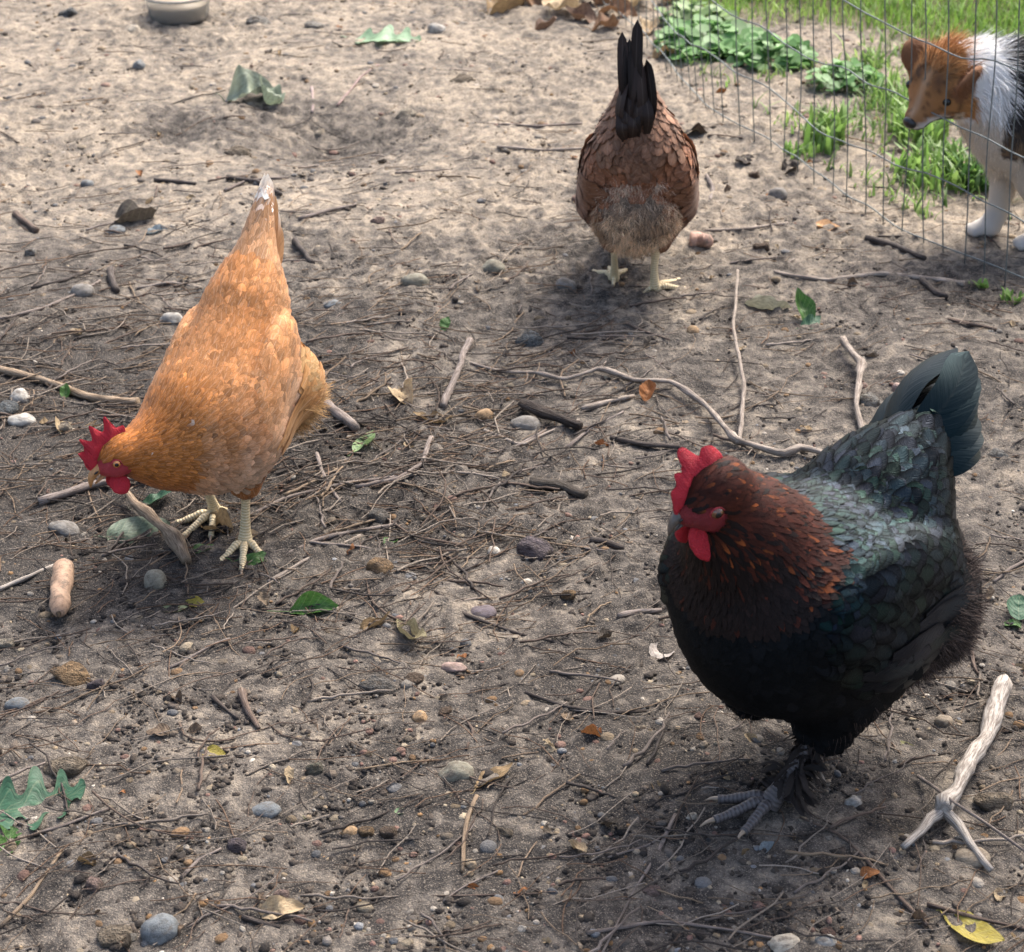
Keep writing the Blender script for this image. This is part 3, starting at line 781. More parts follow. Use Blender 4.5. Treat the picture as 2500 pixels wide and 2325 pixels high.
stick([(540, 1082), (640, 1040), (770, 1018)], 9, W_GREY, 'straight grey twig right of the tan hen foot')
stick([(-10, 1147), (50, 1122), (108, 1097)], 11, W_WHITE, 'whitish twig at the left edge above the carrot stub')
stick([(470, 1342), (480, 1375), (502, 1415)], 14, W_BROWN, 'short knobbly brown stick in the left foreground', knots=(0.1,), taper=(1.1, .6))
stick([(412, 1352), (440, 1380), (462, 1395)], 9, W_DARK, 'short dark twig beside the knobbly brown stick')
stick([(1200, 1197), (1240, 1188), (1285, 1185)], 12, W_GREY, 'short grey twig touching the black hen breast')
stick([(1145, 1048), (1175, 1053), (1212, 1064)], 14, W_DARK, 'short dark stick left of the black hen wattle')
stick([(572, 468), (592, 490), (606, 512)], 15, W_DARK, 'short black curved stick right of the tan hen tail')
stick([(440, 345), (500, 352), (545, 378)], 11, W_DARK, 'dark crooked stick just above the tan hen tail')
stick([(580, 425), (640, 408), (692, 398)], 8, W_GREY, 'grey twig right of the tan hen tail tip')
stick([(1502, 528), (1600, 545), (1700, 532), (1780, 538), (1872, 552)], 11, W_PALE, 'long pale stick lying inside the wire fence', taper=(.7, 1.1))
stick([(1680, 463), (1730, 475), (1795, 502)], 13, W_DARK, 'dark stick beside the wire fence foot')
stick([(1368, 448), (1450, 445), (1530, 433)], 7, W_PALE, 'pale straight twig right of the brown hen')
stick([(1372, 342), (1384, 365), (1378, 392)], 9, W_GREY, 'small curved twig right of the brown hen wing')
stick([(1790, 545), (1810, 565), (1840, 575)], 15, W_DARK, 'dark stub lying over the long pale stick by the fence')
stick([(1840, 620), (1890, 630), (1935, 640)], 8, W_BROWN, 'brown twig near the right edge below the pale stick')
stick([(940, 835), (1010, 865), (1040, 850), (1125, 815)], 7, W_PALE, 'pale twig under the rotten bark stick')
stick([(1100, 870), (1150, 830), (1210, 800)], 7, W_GREY, 'thin grey twig right of the rotten bark stick')
stick([(950, 880), (1000, 868), (1060, 835)], 6, W_GREY, 'thin twig left of the rotten bark stick')
stick([(1130, 795), (1180, 780), (1232, 770)], 12, W_PALE, 'lichen-grey short stick above the rotten bark stick')
stick([(1185, 850), (1240, 862), (1320, 868)], 14, W_DARK, 'dark flaking stick left of the black hen comb')
stick([(838, 850), (820, 900), (770, 930), (690, 945)], 12, W_GREY, 'curved grey stick right of the pale green leaf')
stick([(615, 880), (622, 910), (640, 945), (662, 975)], 10, W_GREY, 'bent twig left of the pale green leaf')
stick([(590, 1085), (680, 1030), (760, 990), (830, 960)], 6, W_DARK, 'long dark twig slanting across the middle')
stick([(520, 1130), (600, 1085), (700, 1040)], 8, W_PALE, 'pale twig right of the tan hen front toes')
stick([(700, 935), (720, 985), (800, 1040), (900, 1060)], 6, W_BROWN, 'thin brown twig below the curved grey stick')
stick([(0, 620), (80, 600), (150, 570), (195, 545)], 7, W_GREY, 'grey twig on the left among the needles')
stick([(60, 560), (120, 545), (175, 525)], 8, W_DARK, 'dark twig at the upper left')
stick([(215, 525), (220, 550), (228, 565)], 17, W_DARK, 'black stub standing in the soil on the left')
stick([(30, 415), (50, 430), (72, 448)], 15, W_BROWN, 'brown stub near the left edge, upper half')
stick([(265, 560), (330, 548), (400, 560)], 6, W_PALE, 'pale thin twig touching the tan hen back')
stick([(1200, 620), (1240, 640), (1300, 660)], 5, W_BROWN, 'fine twig left of the orange pebble')
stick([(940, 240), (1040, 245), (1130, 240)], 6, W_GREY, 'straight twig left of the brown hen wing')
stick([(965, 285), (1060, 292), (1140, 288)], 7, W_PALE, 'pale twig pointing at the brown hen side')
stick([(655, 205), (700, 150), (735, 125)], 5, (0.34, 0.24, 0.22), 'pinkish thin stem right of the crumpled leaf')
stick([(605, 170), (608, 195), (606, 218)], 6, (0.36, 0.28, 0.26), 'short upright stem right of the crumpled leaf')
stick([(435, 370), (480, 350), (560, 345)], 6, W_GREY, 'thin twig behind the tan hen tail')
stick([(300, 350), (340, 352), (380, 358)], 9, W_DARK, 'dark twig left of the tan hen tail')
stick([(860, 1750), (900, 1722), (970, 1690)], 5, W_GREY, 'thin twig in the bottom centre')
stick([(350, 1705), (390, 1665), (430, 1648)], 7, W_GREY, 'grey twig below the purple rock')
stick([(0, 1800), (60, 1740), (120, 1650)], 8, W_TAN, 'tan twig in the bottom left corner')
stick([(60, 1622), (130, 1600), (215, 1568)], 6, W_GREY, 'thin grey twig below the big green oak leaf')
stick([(380, 1735), (360, 1765), (310, 1795)], 4, W_TAN, 'fine straw above the blue-grey pebble')
stick([(470, 1780), (520, 1795), (545, 1800)], 12, W_DARK, 'short black stub near the bottom left')
stick([(1020, 1345), (1090, 1370), (1180, 1385), (1255, 1380)], 9, W_DARK, 'dark twig ending under the black hen breast')
stick([(905, 1455), (920, 1420), (900, 1390)], 6, W_BROWN, 'short curved twig above the oval cobble')
stick([(690, 1495), (780, 1480), (850, 1475)], 4, W_TAN, 'hair-thin pale root left of the oval cobble')
stick([(840, 1740), (940, 1738), (1050, 1735)], 4, W_BROWN, 'fine needle-like twig at the bottom centre')
stick([(1180, 1665), (1260, 1640), (1300, 1615)], 5, W_GREY, 'fine twig left of the slanting one')
stick([(1930, 1130), (1960, 1105), (1995, 1085)], 7, W_GREY, 'twig at the right edge beside the black hen')
stick([(1880, 1235), (1890, 1290), (1900, 1310)], 8, W_BROWN, 'short brown twig right of the black hen fluff')

P, px_, py_ = rand_ground(1100)
wgt = 0.22 + 0.9 * np.exp(-((px_ - 450) / 650) ** 2 - ((py_ - 950) / 420) ** 2) + 0.8 * np.exp(-((px_ - 1150) / 450) ** 2 - ((py_ - 1050) / 300) ** 2)
P = P[(rng.random(len(P)) < wgt) & (lawn(P[:, 0], P[:, 1]) < 0.3)][:295]
WC = [W_GREY, W_PALE, W_DARK, W_BROWN, W_TAN, W_GREY, W_BROWN]
_tw = []
for i in range(24):
    L = rng.uniform(0.035, 0.12); n = 12; t = np.linspace(-0.5, 0.5, n); r0 = rng.uniform(0.0009, 0.0021)
    Q = np.stack([t * L, L * 0.22 * rng.normal() * (t ** 2 - 0.12) + L * 0.03 * vnoise(t * 9, t * 0 + i, seed=i), r0 + 0.002 + 0.003 * rng.random() * (1 - 4 * t ** 2)], -1)
    a2 = Acc(); V, F, U = tube(Q, r0 * np.linspace(1, 0.55, n), 6, 0.15, i); a2.add(V, F, (1, 1, 1), U); _tw.append(a2.data('twig', [m_twig]))
for i, p in enumerate(P):
    o = obj('twig', _tw[i % 24], None, p + np.array([0, 0, 0.0015]), np.array(WC[rng.integers(0, 7)]) * rng.uniform(0.6, 1.1))
    o.rotation_euler = (0, rng.normal(0, 0.03), rng.normal(0.3, 0.8))
    tag(o, 'short thin bare twig lying loose on the soil', 'twig', 'thin twigs littering the run')

# ------------------------------------------------------------------ leaves
def leaf_mat(name, vein=0.4, rough=0.5, trans=0.25):
    m, nt, b = new_mat(name)
    oi = N_(nt, 'ShaderNodeObjectInfo'); f = N_(nt, 'ShaderNodeAttribute', attribute_name='fuv'); s = N_(nt, 'ShaderNodeSeparateXYZ'); L_(nt, f.outputs['Vector'], s.inputs[0])
    au = math_(nt, 'ABSOLUTE', s.outputs[0])
    side = math_(nt, 'SINE', math_(nt, 'MULTIPLY', math_(nt, 'SUBTRACT', s.outputs[1], math_(nt, 'MULTIPLY', au, 0.22)), 46.0))
    nz = noise_(nt, f.outputs['Vector'], 9.0, 4, 0.65)
    c = oi.outputs['Color']; lt = mixc(nt, 0.45, c, (0.45, 0.45, 0.25)); dk = mixc(nt, 1.0, c, (0.5, 0.48, 0.45), 'MULTIPLY')
    col = mixc(nt, ramp_(nt, nz, [(0.38, 0.8), (0.6, 0.0)]), c, dk)
    col = mixc(nt, math_(nt, 'MULTIPLY', ramp_(nt, side, [(0.86, 0.0), (1.0, 1.0)]), vein * 0.7), col, lt)
    col = mixc(nt, math_(nt, 'MULTIPLY', ramp_(nt, au, [(0.0, 1.0), (0.07, 0.0)]), vein), col, lt)
    L_(nt, col, b.inputs['Base Color']); b.inputs['Roughness'].default_value = rough; b.inputs['Specular IOR Level'].default_value = 0.4
    bump_(nt, b, math_(nt, 'ADD', nz, math_(nt, 'MULTIPLY', side, 0.15)), 0.5, 0.002)
    tr = N_(nt, 'ShaderNodeBsdfTranslucent'); L_(nt, col, tr.inputs[0]); mx = N_(nt, 'ShaderNodeMixShader'); mx.inputs[0].default_value = trans
    L_(nt, b.outputs[0], mx.inputs[1]); L_(nt, tr.outputs[0], mx.inputs[2]); L_(nt, mx.outputs[0], nt.nodes['Material Output'].inputs[0])
    return m
m_leaf = leaf_mat('leaf'); m_dry = leaf_mat('dry_leaf', 0.25, 0.75, 0.15)
def leaf_mesh(kind, curl=0.3, bend=0.3, seed=0, crumple=0.08, nv=49, nu=9, mat=None, petiole=0.18):
    """unit length along x, thickness given by two skins"""
    v = np.linspace(0, 1, nv)[:, None]; u = np.linspace(-1, 1, nu)[None]
    if kind == 'oak':
        w = 0.34 * np.sin(np.clip(v, 0, 1) ** 0.8 * math.pi) ** 0.6 * (0.66 + 0.34 * np.sign(np.cos((v - 0.14) * 2 * math.pi * 3.6)) * np.abs(np.cos((v - 0.14) * 2 * math.pi * 3.6)) ** 0.55) + 0.012
    elif kind == 'lance': w = 0.16 * np.sin(v * math.pi) ** 0.8 + 0.003
    elif kind == 'broad': w = 0.33 * np.sin(v ** 0.75 * math.pi) ** 0.75 + 0.003
    else: w = 0.24 * np.sin(v ** 0.85 * math.pi) ** 0.8 + 0.003
    x = v + 0.07 * np.abs(u) * (1 if kind == 'oak' else 0.3) * np.sin(v * math.pi); y = u * w
    z = curl * (y ** 2) * 3.0 + 0.02 * np.abs(u) + crumple * fbm(x * 3.2 + seed, y * 3.2, 2, seed)
    a = bend * (x - 0.35) ; z = z + 0.5 * a * (x - 0.35)
    y = y + 0.06 * np.sin(v * 3 + seed)
    V = np.stack([x, y, z], -1).reshape(-1, 3)
    i = (np.arange(nv - 1)[:, None] * nu + np.arange(nu - 1)[None]).ravel(); F = np.stack([i, i + nu, i + nu + 1, i + 1], -1)
    U = np.stack(np.broadcast_arrays(u, v, np.full((1, 1), float(seed))), -1).reshape(-1, 3)
    acc = Acc(); acc.add(V, [F], (1, 1, 1), U)
    if petiole:
        p = np.array([[0.02, V[nu // 2, 1], V[nu // 2, 2]], [-petiole * 0.5, 0.01, 0.0], [-petiole, 0.03, 0.01]]); Vt, Ft, Ut = tube(resample(p, 6), 0.010, 5); acc.add(Vt, Ft, (1, 1, 1), Ut * 0)
    return acc.data('leaf', [mat or m_leaf])
G_DEEP, G_MID, G_PALE, G_GREY, Y_LEAF, T_DRY, T_PALE, O_DRY = (0.045, 0.125, 0.065), (0.07, 0.17, 0.035), (0.24, 0.36, 0.15), (0.15, 0.20, 0.135), (0.42, 0.34, 0.06), (0.30, 0.20, 0.10), (0.44, 0.33, 0.20), (0.32, 0.125, 0.04)
def leaf(x, y, length, ang, kind, col, label, curl=0.3, bend=0.12, dry=False, tilt=0.0, roll=0.0, lift=0.0015, crumple=0.08, k=1.2575, petiole=0.18, wide=1.0):
    """x, y: middle of the leaf in the photo (1988 px wide); ang: direction of its tip on the ground"""
    p = gat(x * k, y * k); L = length * k / px_scale(p)
    me = leaf_mesh(kind, curl, bend, int(x + y) % 50, crumple, mat=m_dry if dry else m_leaf, petiole=petiole)
    o = obj('leaf', me, None, None, np.array(col) * rng.uniform(0.92, 1.08))
    a = R(ang); o.rotation_euler = (R(roll), -R(tilt), a); o.scale = (L, L * wide, L)
    o.location = (p[0] - math.cos(a) * L * 0.5, p[1] - math.sin(a) * L * 0.5, p[2] + 0.5 * lift + 0.5 * L * abs(math.sin(R(tilt))) * (0 if tilt >= 0 else 1) + 0.5 * L * 0.26 * abs(math.sin(R(roll))))
    return tag(o, label, 'leaf', 'fallen leaves on the soil')
leaf(75, 1560, 185, 12, 'oak', G_DEEP, 'large deep green oak leaf at the left edge', curl=0.25, bend=0.10, roll=3, lift=0.004, crumple=0.06, wide=1.35)
leaf(15, 1640, 80, 75, 'oak', G_MID, 'small green lobed leaf under the large oak leaf', curl=0.6, roll=10)
leaf(270, 1040, 125, 20, 'broad', G_GREY, 'pale underside of a broad green leaf below the tan hen head', curl=-0.3, roll=35, lift=0.004, crumple=0.04)
leaf(708, 865, 85, 62, 'ovate', G_PALE, 'pale light-green curved leaf right of the tan hen', curl=0.8, bend=0.6, roll=-15)
leaf(610, 1190, 95, 5, 'ovate', G_MID, 'curled mid-green leaf in the middle foreground', curl=1.2, bend=0.7, roll=25, petiole=0.45)
leaf(758, 1052, 42, 70, 'broad', G_MID, 'small bright green leaf scrap near the ochre rock', curl=0.5)
leaf(750, 80, 135, -10, 'oak', (0.24, 0.38, 0.22), 'pale green oak leaf lying flat on the far soil', curl=0.2, bend=0.2, roll=5, crumple=0.05)
leaf(490, 190, 105, 15, 'broad', (0.27, 0.31, 0.23), 'crumpled grey-green leaf in the dust hollow', curl=0.7, bend=0.3, roll=25, lift=0.010, crumple=0.22)
leaf(528, 200, 85, -70, 'broad', (0.22, 0.27, 0.19), 'second crumpled grey-green leaf folded under the one in the hollow', curl=0.9, bend=0.8, roll=-20, lift=0.006, crumple=0.22)
leaf(1552, 620, 80, 110, 'ovate', G_MID, 'fresh green leaf cluster right of the branching stick, standing up', curl=0.8, bend=0.8, tilt=30)
leaf(1572, 632, 60, 40, 'ovate', G_DEEP, 'darker green leaf at the foot of the standing green one', curl=0.8, bend=0.5, roll=20)
leaf(1490, 602, 95, -25, 'ovate', (0.36, 0.34, 0.24), 'dry curled olive leaf left of the standing green leaf', curl=1.6, bend=0.3, dry=True, roll=-25, crumple=0.12, wide=0.8)
leaf(785, 778, 75, -70, 'broad', T_PALE, 'dry tan leaf crumpled beside the grey weathered stick', curl=1.2, bend=0.9, dry=True, roll=20, lift=0.008, crumple=0.25)
leaf(840, 818, 80, -8, 'lance', T_DRY, 'narrow dry brown leaf below the crumpled tan one', curl=2, dry=True, crumple=0.15)
leaf(415, 1466, 48, -10, 'broad', Y_LEAF, 'small yellow leaf scrap in the left foreground', curl=0.4, petiole=0)
leaf(380, 1174, 46, -20, 'ovate', Y_LEAF, 'yellow leaf sliver below the tan hen feet', curl=1.0, roll=20, petiole=0)
leaf(330, 1185, 70, 5, 'lance', (0.36, 0.38, 0.19), 'pale yellowish thin leaf left of the yellow sliver', curl=0.5, petiole=0)
leaf(1885, 1805, 140, -35, 'lance', Y_LEAF, 'long yellow leaf in the bottom right corner', curl=0.6, bend=0.3, wide=1.5, crumple=0.05)
leaf(545, 1772, 95, 5, 'ovate', T_PALE, 'pale dry leaf with torn edge at the bottom left', curl=1.2, dry=True, roll=25, crumple=0.15)
leaf(962, 1520, 95, 42, 'lance', T_DRY, 'curled dry tan leaf beside the oval cobble', curl=1.5, bend=0.4, dry=True, roll=-20, wide=1.4)
leaf(800, 1240, 105, -48, 'lance', (0.27, 0.23, 0.13), 'twisted dry olive leaf in the centre foreground', curl=2.5, bend=0.5, dry=True, crumple=0.2, wide=1.2)
leaf(725, 1218, 75, 25, 'lance', T_DRY, 'brown shrivelled leaf left of the twisted olive one', curl=2.5, dry=True, crumple=0.2)
leaf(1978, 1190, 70, 70, 'broad', G_DEEP, 'dark green leaf at the right edge beside the black hen', curl=0.6, tilt=15)
leaf(1965, 1215, 45, 160, 'ovate', G_MID, 'small green leaf under the one at the right edge', curl=0.6)
leaf(1690, 1706, 40, 20, 'broad', O_DRY, 'small orange-brown leaf scrap by the long brown twig', curl=1.0, dry=True, tilt=20, petiole=0)
leaf(1256, 772, 48, 80, 'broad', O_DRY, 'orange curled leaf under the crooked stick', curl=1.5, dry=True, tilt=35, lift=0.004)
leaf(120, 832, 50, 100, 'broad', T_PALE, 'pale dry leaf left of the comb', curl=1.2, dry=True, roll=20)
leaf(190, 825, 60, 25, 'lance', T_DRY, 'narrow dry leaf pointing at the comb', curl=0.8, dry=True)
leaf(500, 1052, 85, 10, 'ovate', T_PALE, 'dry tan leaf behind the tan hen front foot', curl=1.0, dry=True, crumple=0.15)
leaf(425, 1030, 75, -40, 'broad', T_DRY, 'dry brown leaf under the tan hen far foot', curl=1.2, dry=True, crumple=0.2, roll=15)
leaf(395, 1072, 62, 20, 'ovate', G_MID, 'green leaf left of the tan hen front toes', curl=0.4, lift=0.006)
leaf(492, 1094, 80, -3, 'lance', G_MID, 'shiny green lance-shaped leaf right of the tan hen toes', curl=0.8, roll=15, lift=0.006, wide=1.3)
leaf(310, 980, 85, 35, 'lance', G_DEEP, 'long green leaf in the shade under the tan hen breast', curl=0.6, tilt=15, lift=0.006)
leaf(262, 988, 45, 110, 'ovate', G_GREY, 'bluish green leaf scrap under the tan hen beak', curl=0.6)
leaf(130, 768, 32, 80, 'broad', G_MID, 'tiny green sprout leaf below the thick tan stick', curl=0.6, tilt=40)
leaf(867, 637, 32, 60, 'broad', G_MID, 'tiny green leaf alone above the grey weathered stick', curl=0.6, tilt=35)
leaf(1284, 1268, 70, 70, 'broad', (0.42, 0.37, 0.33), 'pale papery leaf left of the black hen breast', curl=0.5, dry=True, roll=10)
leaf(1600, 444, 60, -8, 'broad', (0.50, 0.28, 0.13), 'flat orange-tan dead leaf inside the fence', curl=0.3, dry=True)
leaf(1365, 258, 85, 5, 'broad', (0.05, 0.035, 0.028), 'dark shrivelled leaf right of the brown hen wing', curl=0.6, bend=0.1, dry=True, crumple=0.16, wide=0.7)
leaf(1450, 318, 55, 30, 'broad', (0.045, 0.032, 0.026), 'blackish crumpled leaf right of the brown hen, nearest the fence', curl=0.8, bend=0.1, dry=True, crumple=0.25)
leaf(1535, 330, 48, 60, 'broad', (0.045, 0.034, 0.028), 'blackish crumpled leaf at the fence foot', curl=0.8, bend=0.1, dry=True, crumple=0.25)
leaf(1760, 1450, 52, -35, 'lance', (0.25, 0.24, 0.08), 'yellow-green curved sliver below the black hen fluff', curl=1.0)
leaf(1275, 1530, 55, 95, 'lance', (0.22, 0.15, 0.075), 'narrow brown leaf left of the black hen toes', curl=0.8, dry=True)
leaf(1490, 1652, 36, 25, 'broad', (0.20, 0.23, 0.24), 'grey-blue flake below the black hen foot', curl=0.8, tilt=20, petiole=0, dry=True)
leaf(575, 1575, 75, -50, 'lance', (0.20, 0.24, 0.05), 'thin yellow-green grass blade in the left foreground', curl=0.1, wide=0.25, petiole=0)
leaf(780, 1578, 28, 20, 'broad', (0.20, 0.32, 0.16), 'tiny pale green leaf scrap in the foreground', curl=0.4, petiole=0)
leaf(305, 450, 42, 10, 'broad', (0.20, 0.25, 0.28), 'pale blue-grey flake left of the tan hen tail', curl=0.4, crumple=0.1, petiole=0)
leaf(265, 428, 95, 0, 'broad', (0.085, 0.07, 0.055), 'dark flattened leaf clump left of the tan hen tail', curl=0.8, dry=True, crumple=0.2)
for i, (x, y, l, a_) in enumerate([(985, 20, 90, 30), (1040, 12, 95, -20), (1095, 25, 100, 60), (1150, 10, 90, 10), (1075, -5, 110, 170), (1200, 30, 90, -40), (1230, 10, 95, 80), (1130, 42, 80, 140), (1010, -8, 90, 90), (1180, 55, 70, 20), (1255, 60, 60, 100), (1060, 55, 60, 45), (1300, 110, 70, 10), (1310, 10, 80, 60)]):
    leaf(x, y, l, a_, 'ovate' if i % 2 else 'broad', [T_DRY, (0.24, 0.13, 0.07), T_PALE, (0.17, 0.10, 0.065)][i % 4], 'dead brown leaf in the drift at the top, along the fence', curl=0.9, dry=True, crumple=0.2, roll=rng.uniform(-20, 20), lift=0.008)
P, px_, py_ = rand_ground(260)
P = P[lawn(P[:, 0], P[:, 1]) < 0.3][:110]
_lb = [leaf_mesh(['broad', 'ovate', 'lance', 'ovate'][i % 4], rng.uniform(0.3, 1.2), rng.uniform(0, 0.8), i, 0.25, 13, 5, m_dry, 0.0) for i in range(8)]
for i, p in enumerate(P):
    o = obj('leaf_scrap', _lb[i % 8], None, p + np.array([0, 0, 0.004]), np.array([T_DRY, T_PALE, (0.15, 0.10, 0.065), (0.20, 0.14, 0.09), O_DRY, (0.10, 0.075, 0.055)][i % 6]) * rng.uniform(0.6, 1.0))
    L = rng.uniform(0.010, 0.026); o.scale = (L, L, L); o.rotation_euler = (rng.normal(0, 0.3), rng.normal(0, 0.2), rng.uniform(0, 6.28))
    tag(o, 'small brown scrap of dead leaf lying on the soil', 'leaf scrap', 'scraps of dead leaf on the soil')

# ------------------------------------------------------------------ carrot stubs and the plastic tub
m_carrot = tinted_mat('carrot_skin', 0.7, 0.3, 350, 0.6, speck=0.25, vscale=110, dirt=0.9)
def carrot(pts, w, col, label, cut=True):
    Q, sd_ = stick_path(pts, w, [0.004] * len(pts), n=18, wob=0.1)
    t = np.linspace(0, 1, 18); r = Q[:, 3] * np.array([0.72, 0.93, 1.0] + [1.0 - 0.06 * i / 10 for i in range(11)] + [0.92, 0.84, 0.66, 0.42])
    r = r * (1 + 0.025 * np.sin(t * 55) + 0.03 * vnoise(t * 14, t * 0, seed=3))
    acc = Acc(); V, F, U = tube(Q[:, :3], r, 18, 0.14, sd_); acc.add(V, F, (1, 1, 1), U)
    o = obj('carrot_stub', acc.data('carrot_stub', [m_carrot]), None, None, col)
    a2 = Acc(); tip = Q[-1, :3]; d = norm(Q[-1, :3] - Q[-2, :3]); V, F, U = tube(resample(np.array([tip - d * 0.004, tip + d * 0.004 + [0, 0, 0.001], tip + d * 0.008]), 5), np.linspace(0.004, 0.0012, 5), 6); a2.add(V, F, (1, 1, 1), U)
    obj('root_end', a2.data('root_end', [m_bark]), o, None, (0.12, 0.09, 0.06))
    return tag(o, label, 'carrot', 'carrot stubs')
carrot([(124, 1098), (120, 1140), (114, 1192)], 42, (0.42, 0.275, 0.18), 'muddy pale orange carrot stub in the left foreground')
carrot([(1338, 466), (1356, 466), (1384, 470)], 30, (0.44, 0.27, 0.20), 'small pinkish carrot stub at the brown hen right foot')

m_plastic, nt, b = new_mat('clear_plastic')
b.inputs['Base Color'].default_value = (0.80, 0.79, 0.75, 1); b.inputs['Roughness'].default_value = 0.18; b.inputs['Transmission Weight'].default_value = 0.85; b.inputs['IOR'].default_value = 1.25
def tub():
    c = gat(427, 68); root = empty('plastic_tub', (c[0], c[1] + 0.066, c[2]))
    tag(root, 'clear plastic tub with muddy bottom at the top left', 'tub')
    a = np.linspace(0, 6.2832, 49)[:-1]
    def ring(prof, name, mat):
        V = np.concatenate([np.stack([r * np.cos(a), r * np.sin(a), np.full(48, z)], -1) for r, z in prof]); i = (np.arange(len(prof) - 1)[:, None] * 48 + np.arange(48)[None]); j = (np.arange(len(prof) - 1)[:, None] * 48 + (np.arange(48)[None] + 1) % 48)
        return obj(name, mesh_data(name, V, [np.stack([i, j, j + 48, i + 48], -1).reshape(-1, 4)], None, None, True, [mat]), root)
    ring([(0.002, 0.002), (0.058, 0.002), (0.066, 0.008), (0.073, 0.050), (0.0745, 0.058), (0.0733, 0.058), (0.0718, 0.050), (0.0645, 0.010), (0.057, 0.0045), (0.002, 0.0045)], 'tub_wall', m_plastic)
    ring([(0.0740, 0.056), (0.0790, 0.0565), (0.0795, 0.0605), (0.0740, 0.0600), (0.0740, 0.056)], 'rim', m_plastic)
    ring([(0.001, 0.040), (0.0695, 0.040), (0.0640, 0.010), (0.0560, 0.006), (0.001, 0.006)], 'muddy_water', m_tubmud)
m_tubmud, nt, b = new_mat('tub_mud'); b.inputs['Roughness'].default_value = 0.5
tc = N_(nt, 'ShaderNodeTexCoord'); L_(nt, mixc(nt, noise_(nt, tc.outputs['Object'], 60, 4, 0.6), (0.16, 0.12, 0.08), (0.36, 0.29, 0.21)), b.inputs['Base Color'])
tub()
# ------------------------------------------------------------------ wire fence
m_wire, nt, b = new_mat('galvanised_wire')
tc = N_(nt, 'ShaderNodeNewGeometry')
L_(nt, mixc(nt, noise_(nt, tc.outputs['Position'], 90, 3, 0.6), (0.07, 0.09, 0.085), (0.22, 0.24, 0.235)), b.inputs['Base Color'])
b.inputs['Metallic'].default_value = 0.35; b.inputs['Roughness'].default_value = 0.5
_fb = [gat(x, y) for x, y in ((1480, 20), (1598, 139), (1741, 280), (1885, 372), (1980, 452), (2124, 535), (2267, 602), (2410, 679), (2520, 735))]
_d = norm(_fb[-1] - _fb[-2]); _fb += [_fb[-1] + _d * 0.35, _fb[-1] + _d * 0.8]
_d0 = norm(_fb[0] - _fb[1]); _fb = [_fb[0] + _d0 * 0.5] + _fb
_fb = np.array(_fb); _fb = resample(_fb, 160)
_al = np.concatenate([[0], np.cumsum(np.linalg.norm(np.diff(_fb, axis=0), axis=1))])
FN = norm(np.array([-(_fb[-1] - _fb[0])[1], (_fb[-1] - _fb[0])[0], 0])); FN = FN if FN[1] < 0 else -FN
def fence_pt(s, z):
    p = np.array([np.interp(s, _al, _fb[:, i]) for i in range(2)])
    lean = 0.10 * z + 0.010 * vnoise(np.array([s * 5.0]), np.array([z * 6.0]), seed=4)[0]
    return np.array([p[0] + FN[0] * lean, p[1] + FN[1] * lean, gz(p[0], p[1]) + z])
fence = empty('wire_fence', _fb[80])
tag(fence, 'sagging galvanised wire mesh fence between the run and the grass', 'fence')
def wire(Q, r):
    V, F, U = tube(np.array(Q) - _fb[80], r, 5); acc = Acc(); acc.add(V, F, (1, 1, 1), U)
    obj('wire', acc.data('wire', [m_wire]), fence)
ZH = [0.016, 0.118, 0.232, 0.348, 0.464, 0.580, 0.70]
for i, z in enumerate(ZH):
    s = np.arange(0, _al[-1], 0.025)
    wire([fence_pt(a, z + 0.008 * math.sin(a * 9 + i * 1.7) + 0.006 * vnoise(np.array([a * 14]), np.array([i * 3.0]), seed=8)[0] + (0.004 if i == 0 else 0)) for a in s], 0.0013)
ns = int(_al[-1] / 0.052)
for j in range(ns):
    s = (j + 0.5) * 0.052 + rng.normal(0, 0.003); lean = rng.normal(0, 0.007); ph = rng.random() * 6
    zz = np.linspace(-0.004, 0.71, 20)
    wire([fence_pt(s + lean * z / 0.35 + 0.0035 * math.sin(z * 13 + ph), z) for z in zz], 0.00105)
# ------------------------------------------------------------------ grass and weeds
def green_mat(name, trans=0.4, rough=0.5):
    m, nt, b = new_mat(name)
    a = N_(nt, 'ShaderNodeAttribute', attribute_name='col'); geo = N_(nt, 'ShaderNodeNewGeometry'); nz = noise_(nt, geo.outputs['Position'], 150, 2, 0.5)
    col = mixc(nt, nz, mixc(nt, 1.0, a.outputs['Color'], (0.7, 0.72, 0.6), 'MULTIPLY'), a.outputs['Color'])
    L_(nt, col, b.inputs['Base Color']); b.inputs['Roughness'].default_value = rough; b.inputs['Specular IOR Level'].default_value = 0.35
    tr = N_(nt, 'ShaderNodeBsdfTranslucent'); L_(nt, col, tr.inputs[0]); mx = N_(nt, 'ShaderNodeMixShader'); mx.inputs[0].default_value = trans
    L_(nt, b.outputs[0], mx.inputs[1]); L_(nt, tr.outputs[0], mx.inputs[2]); L_(nt, mx.outputs[0], nt.nodes['Material Output'].inputs[0])
    return m
m_grass = green_mat('grass')
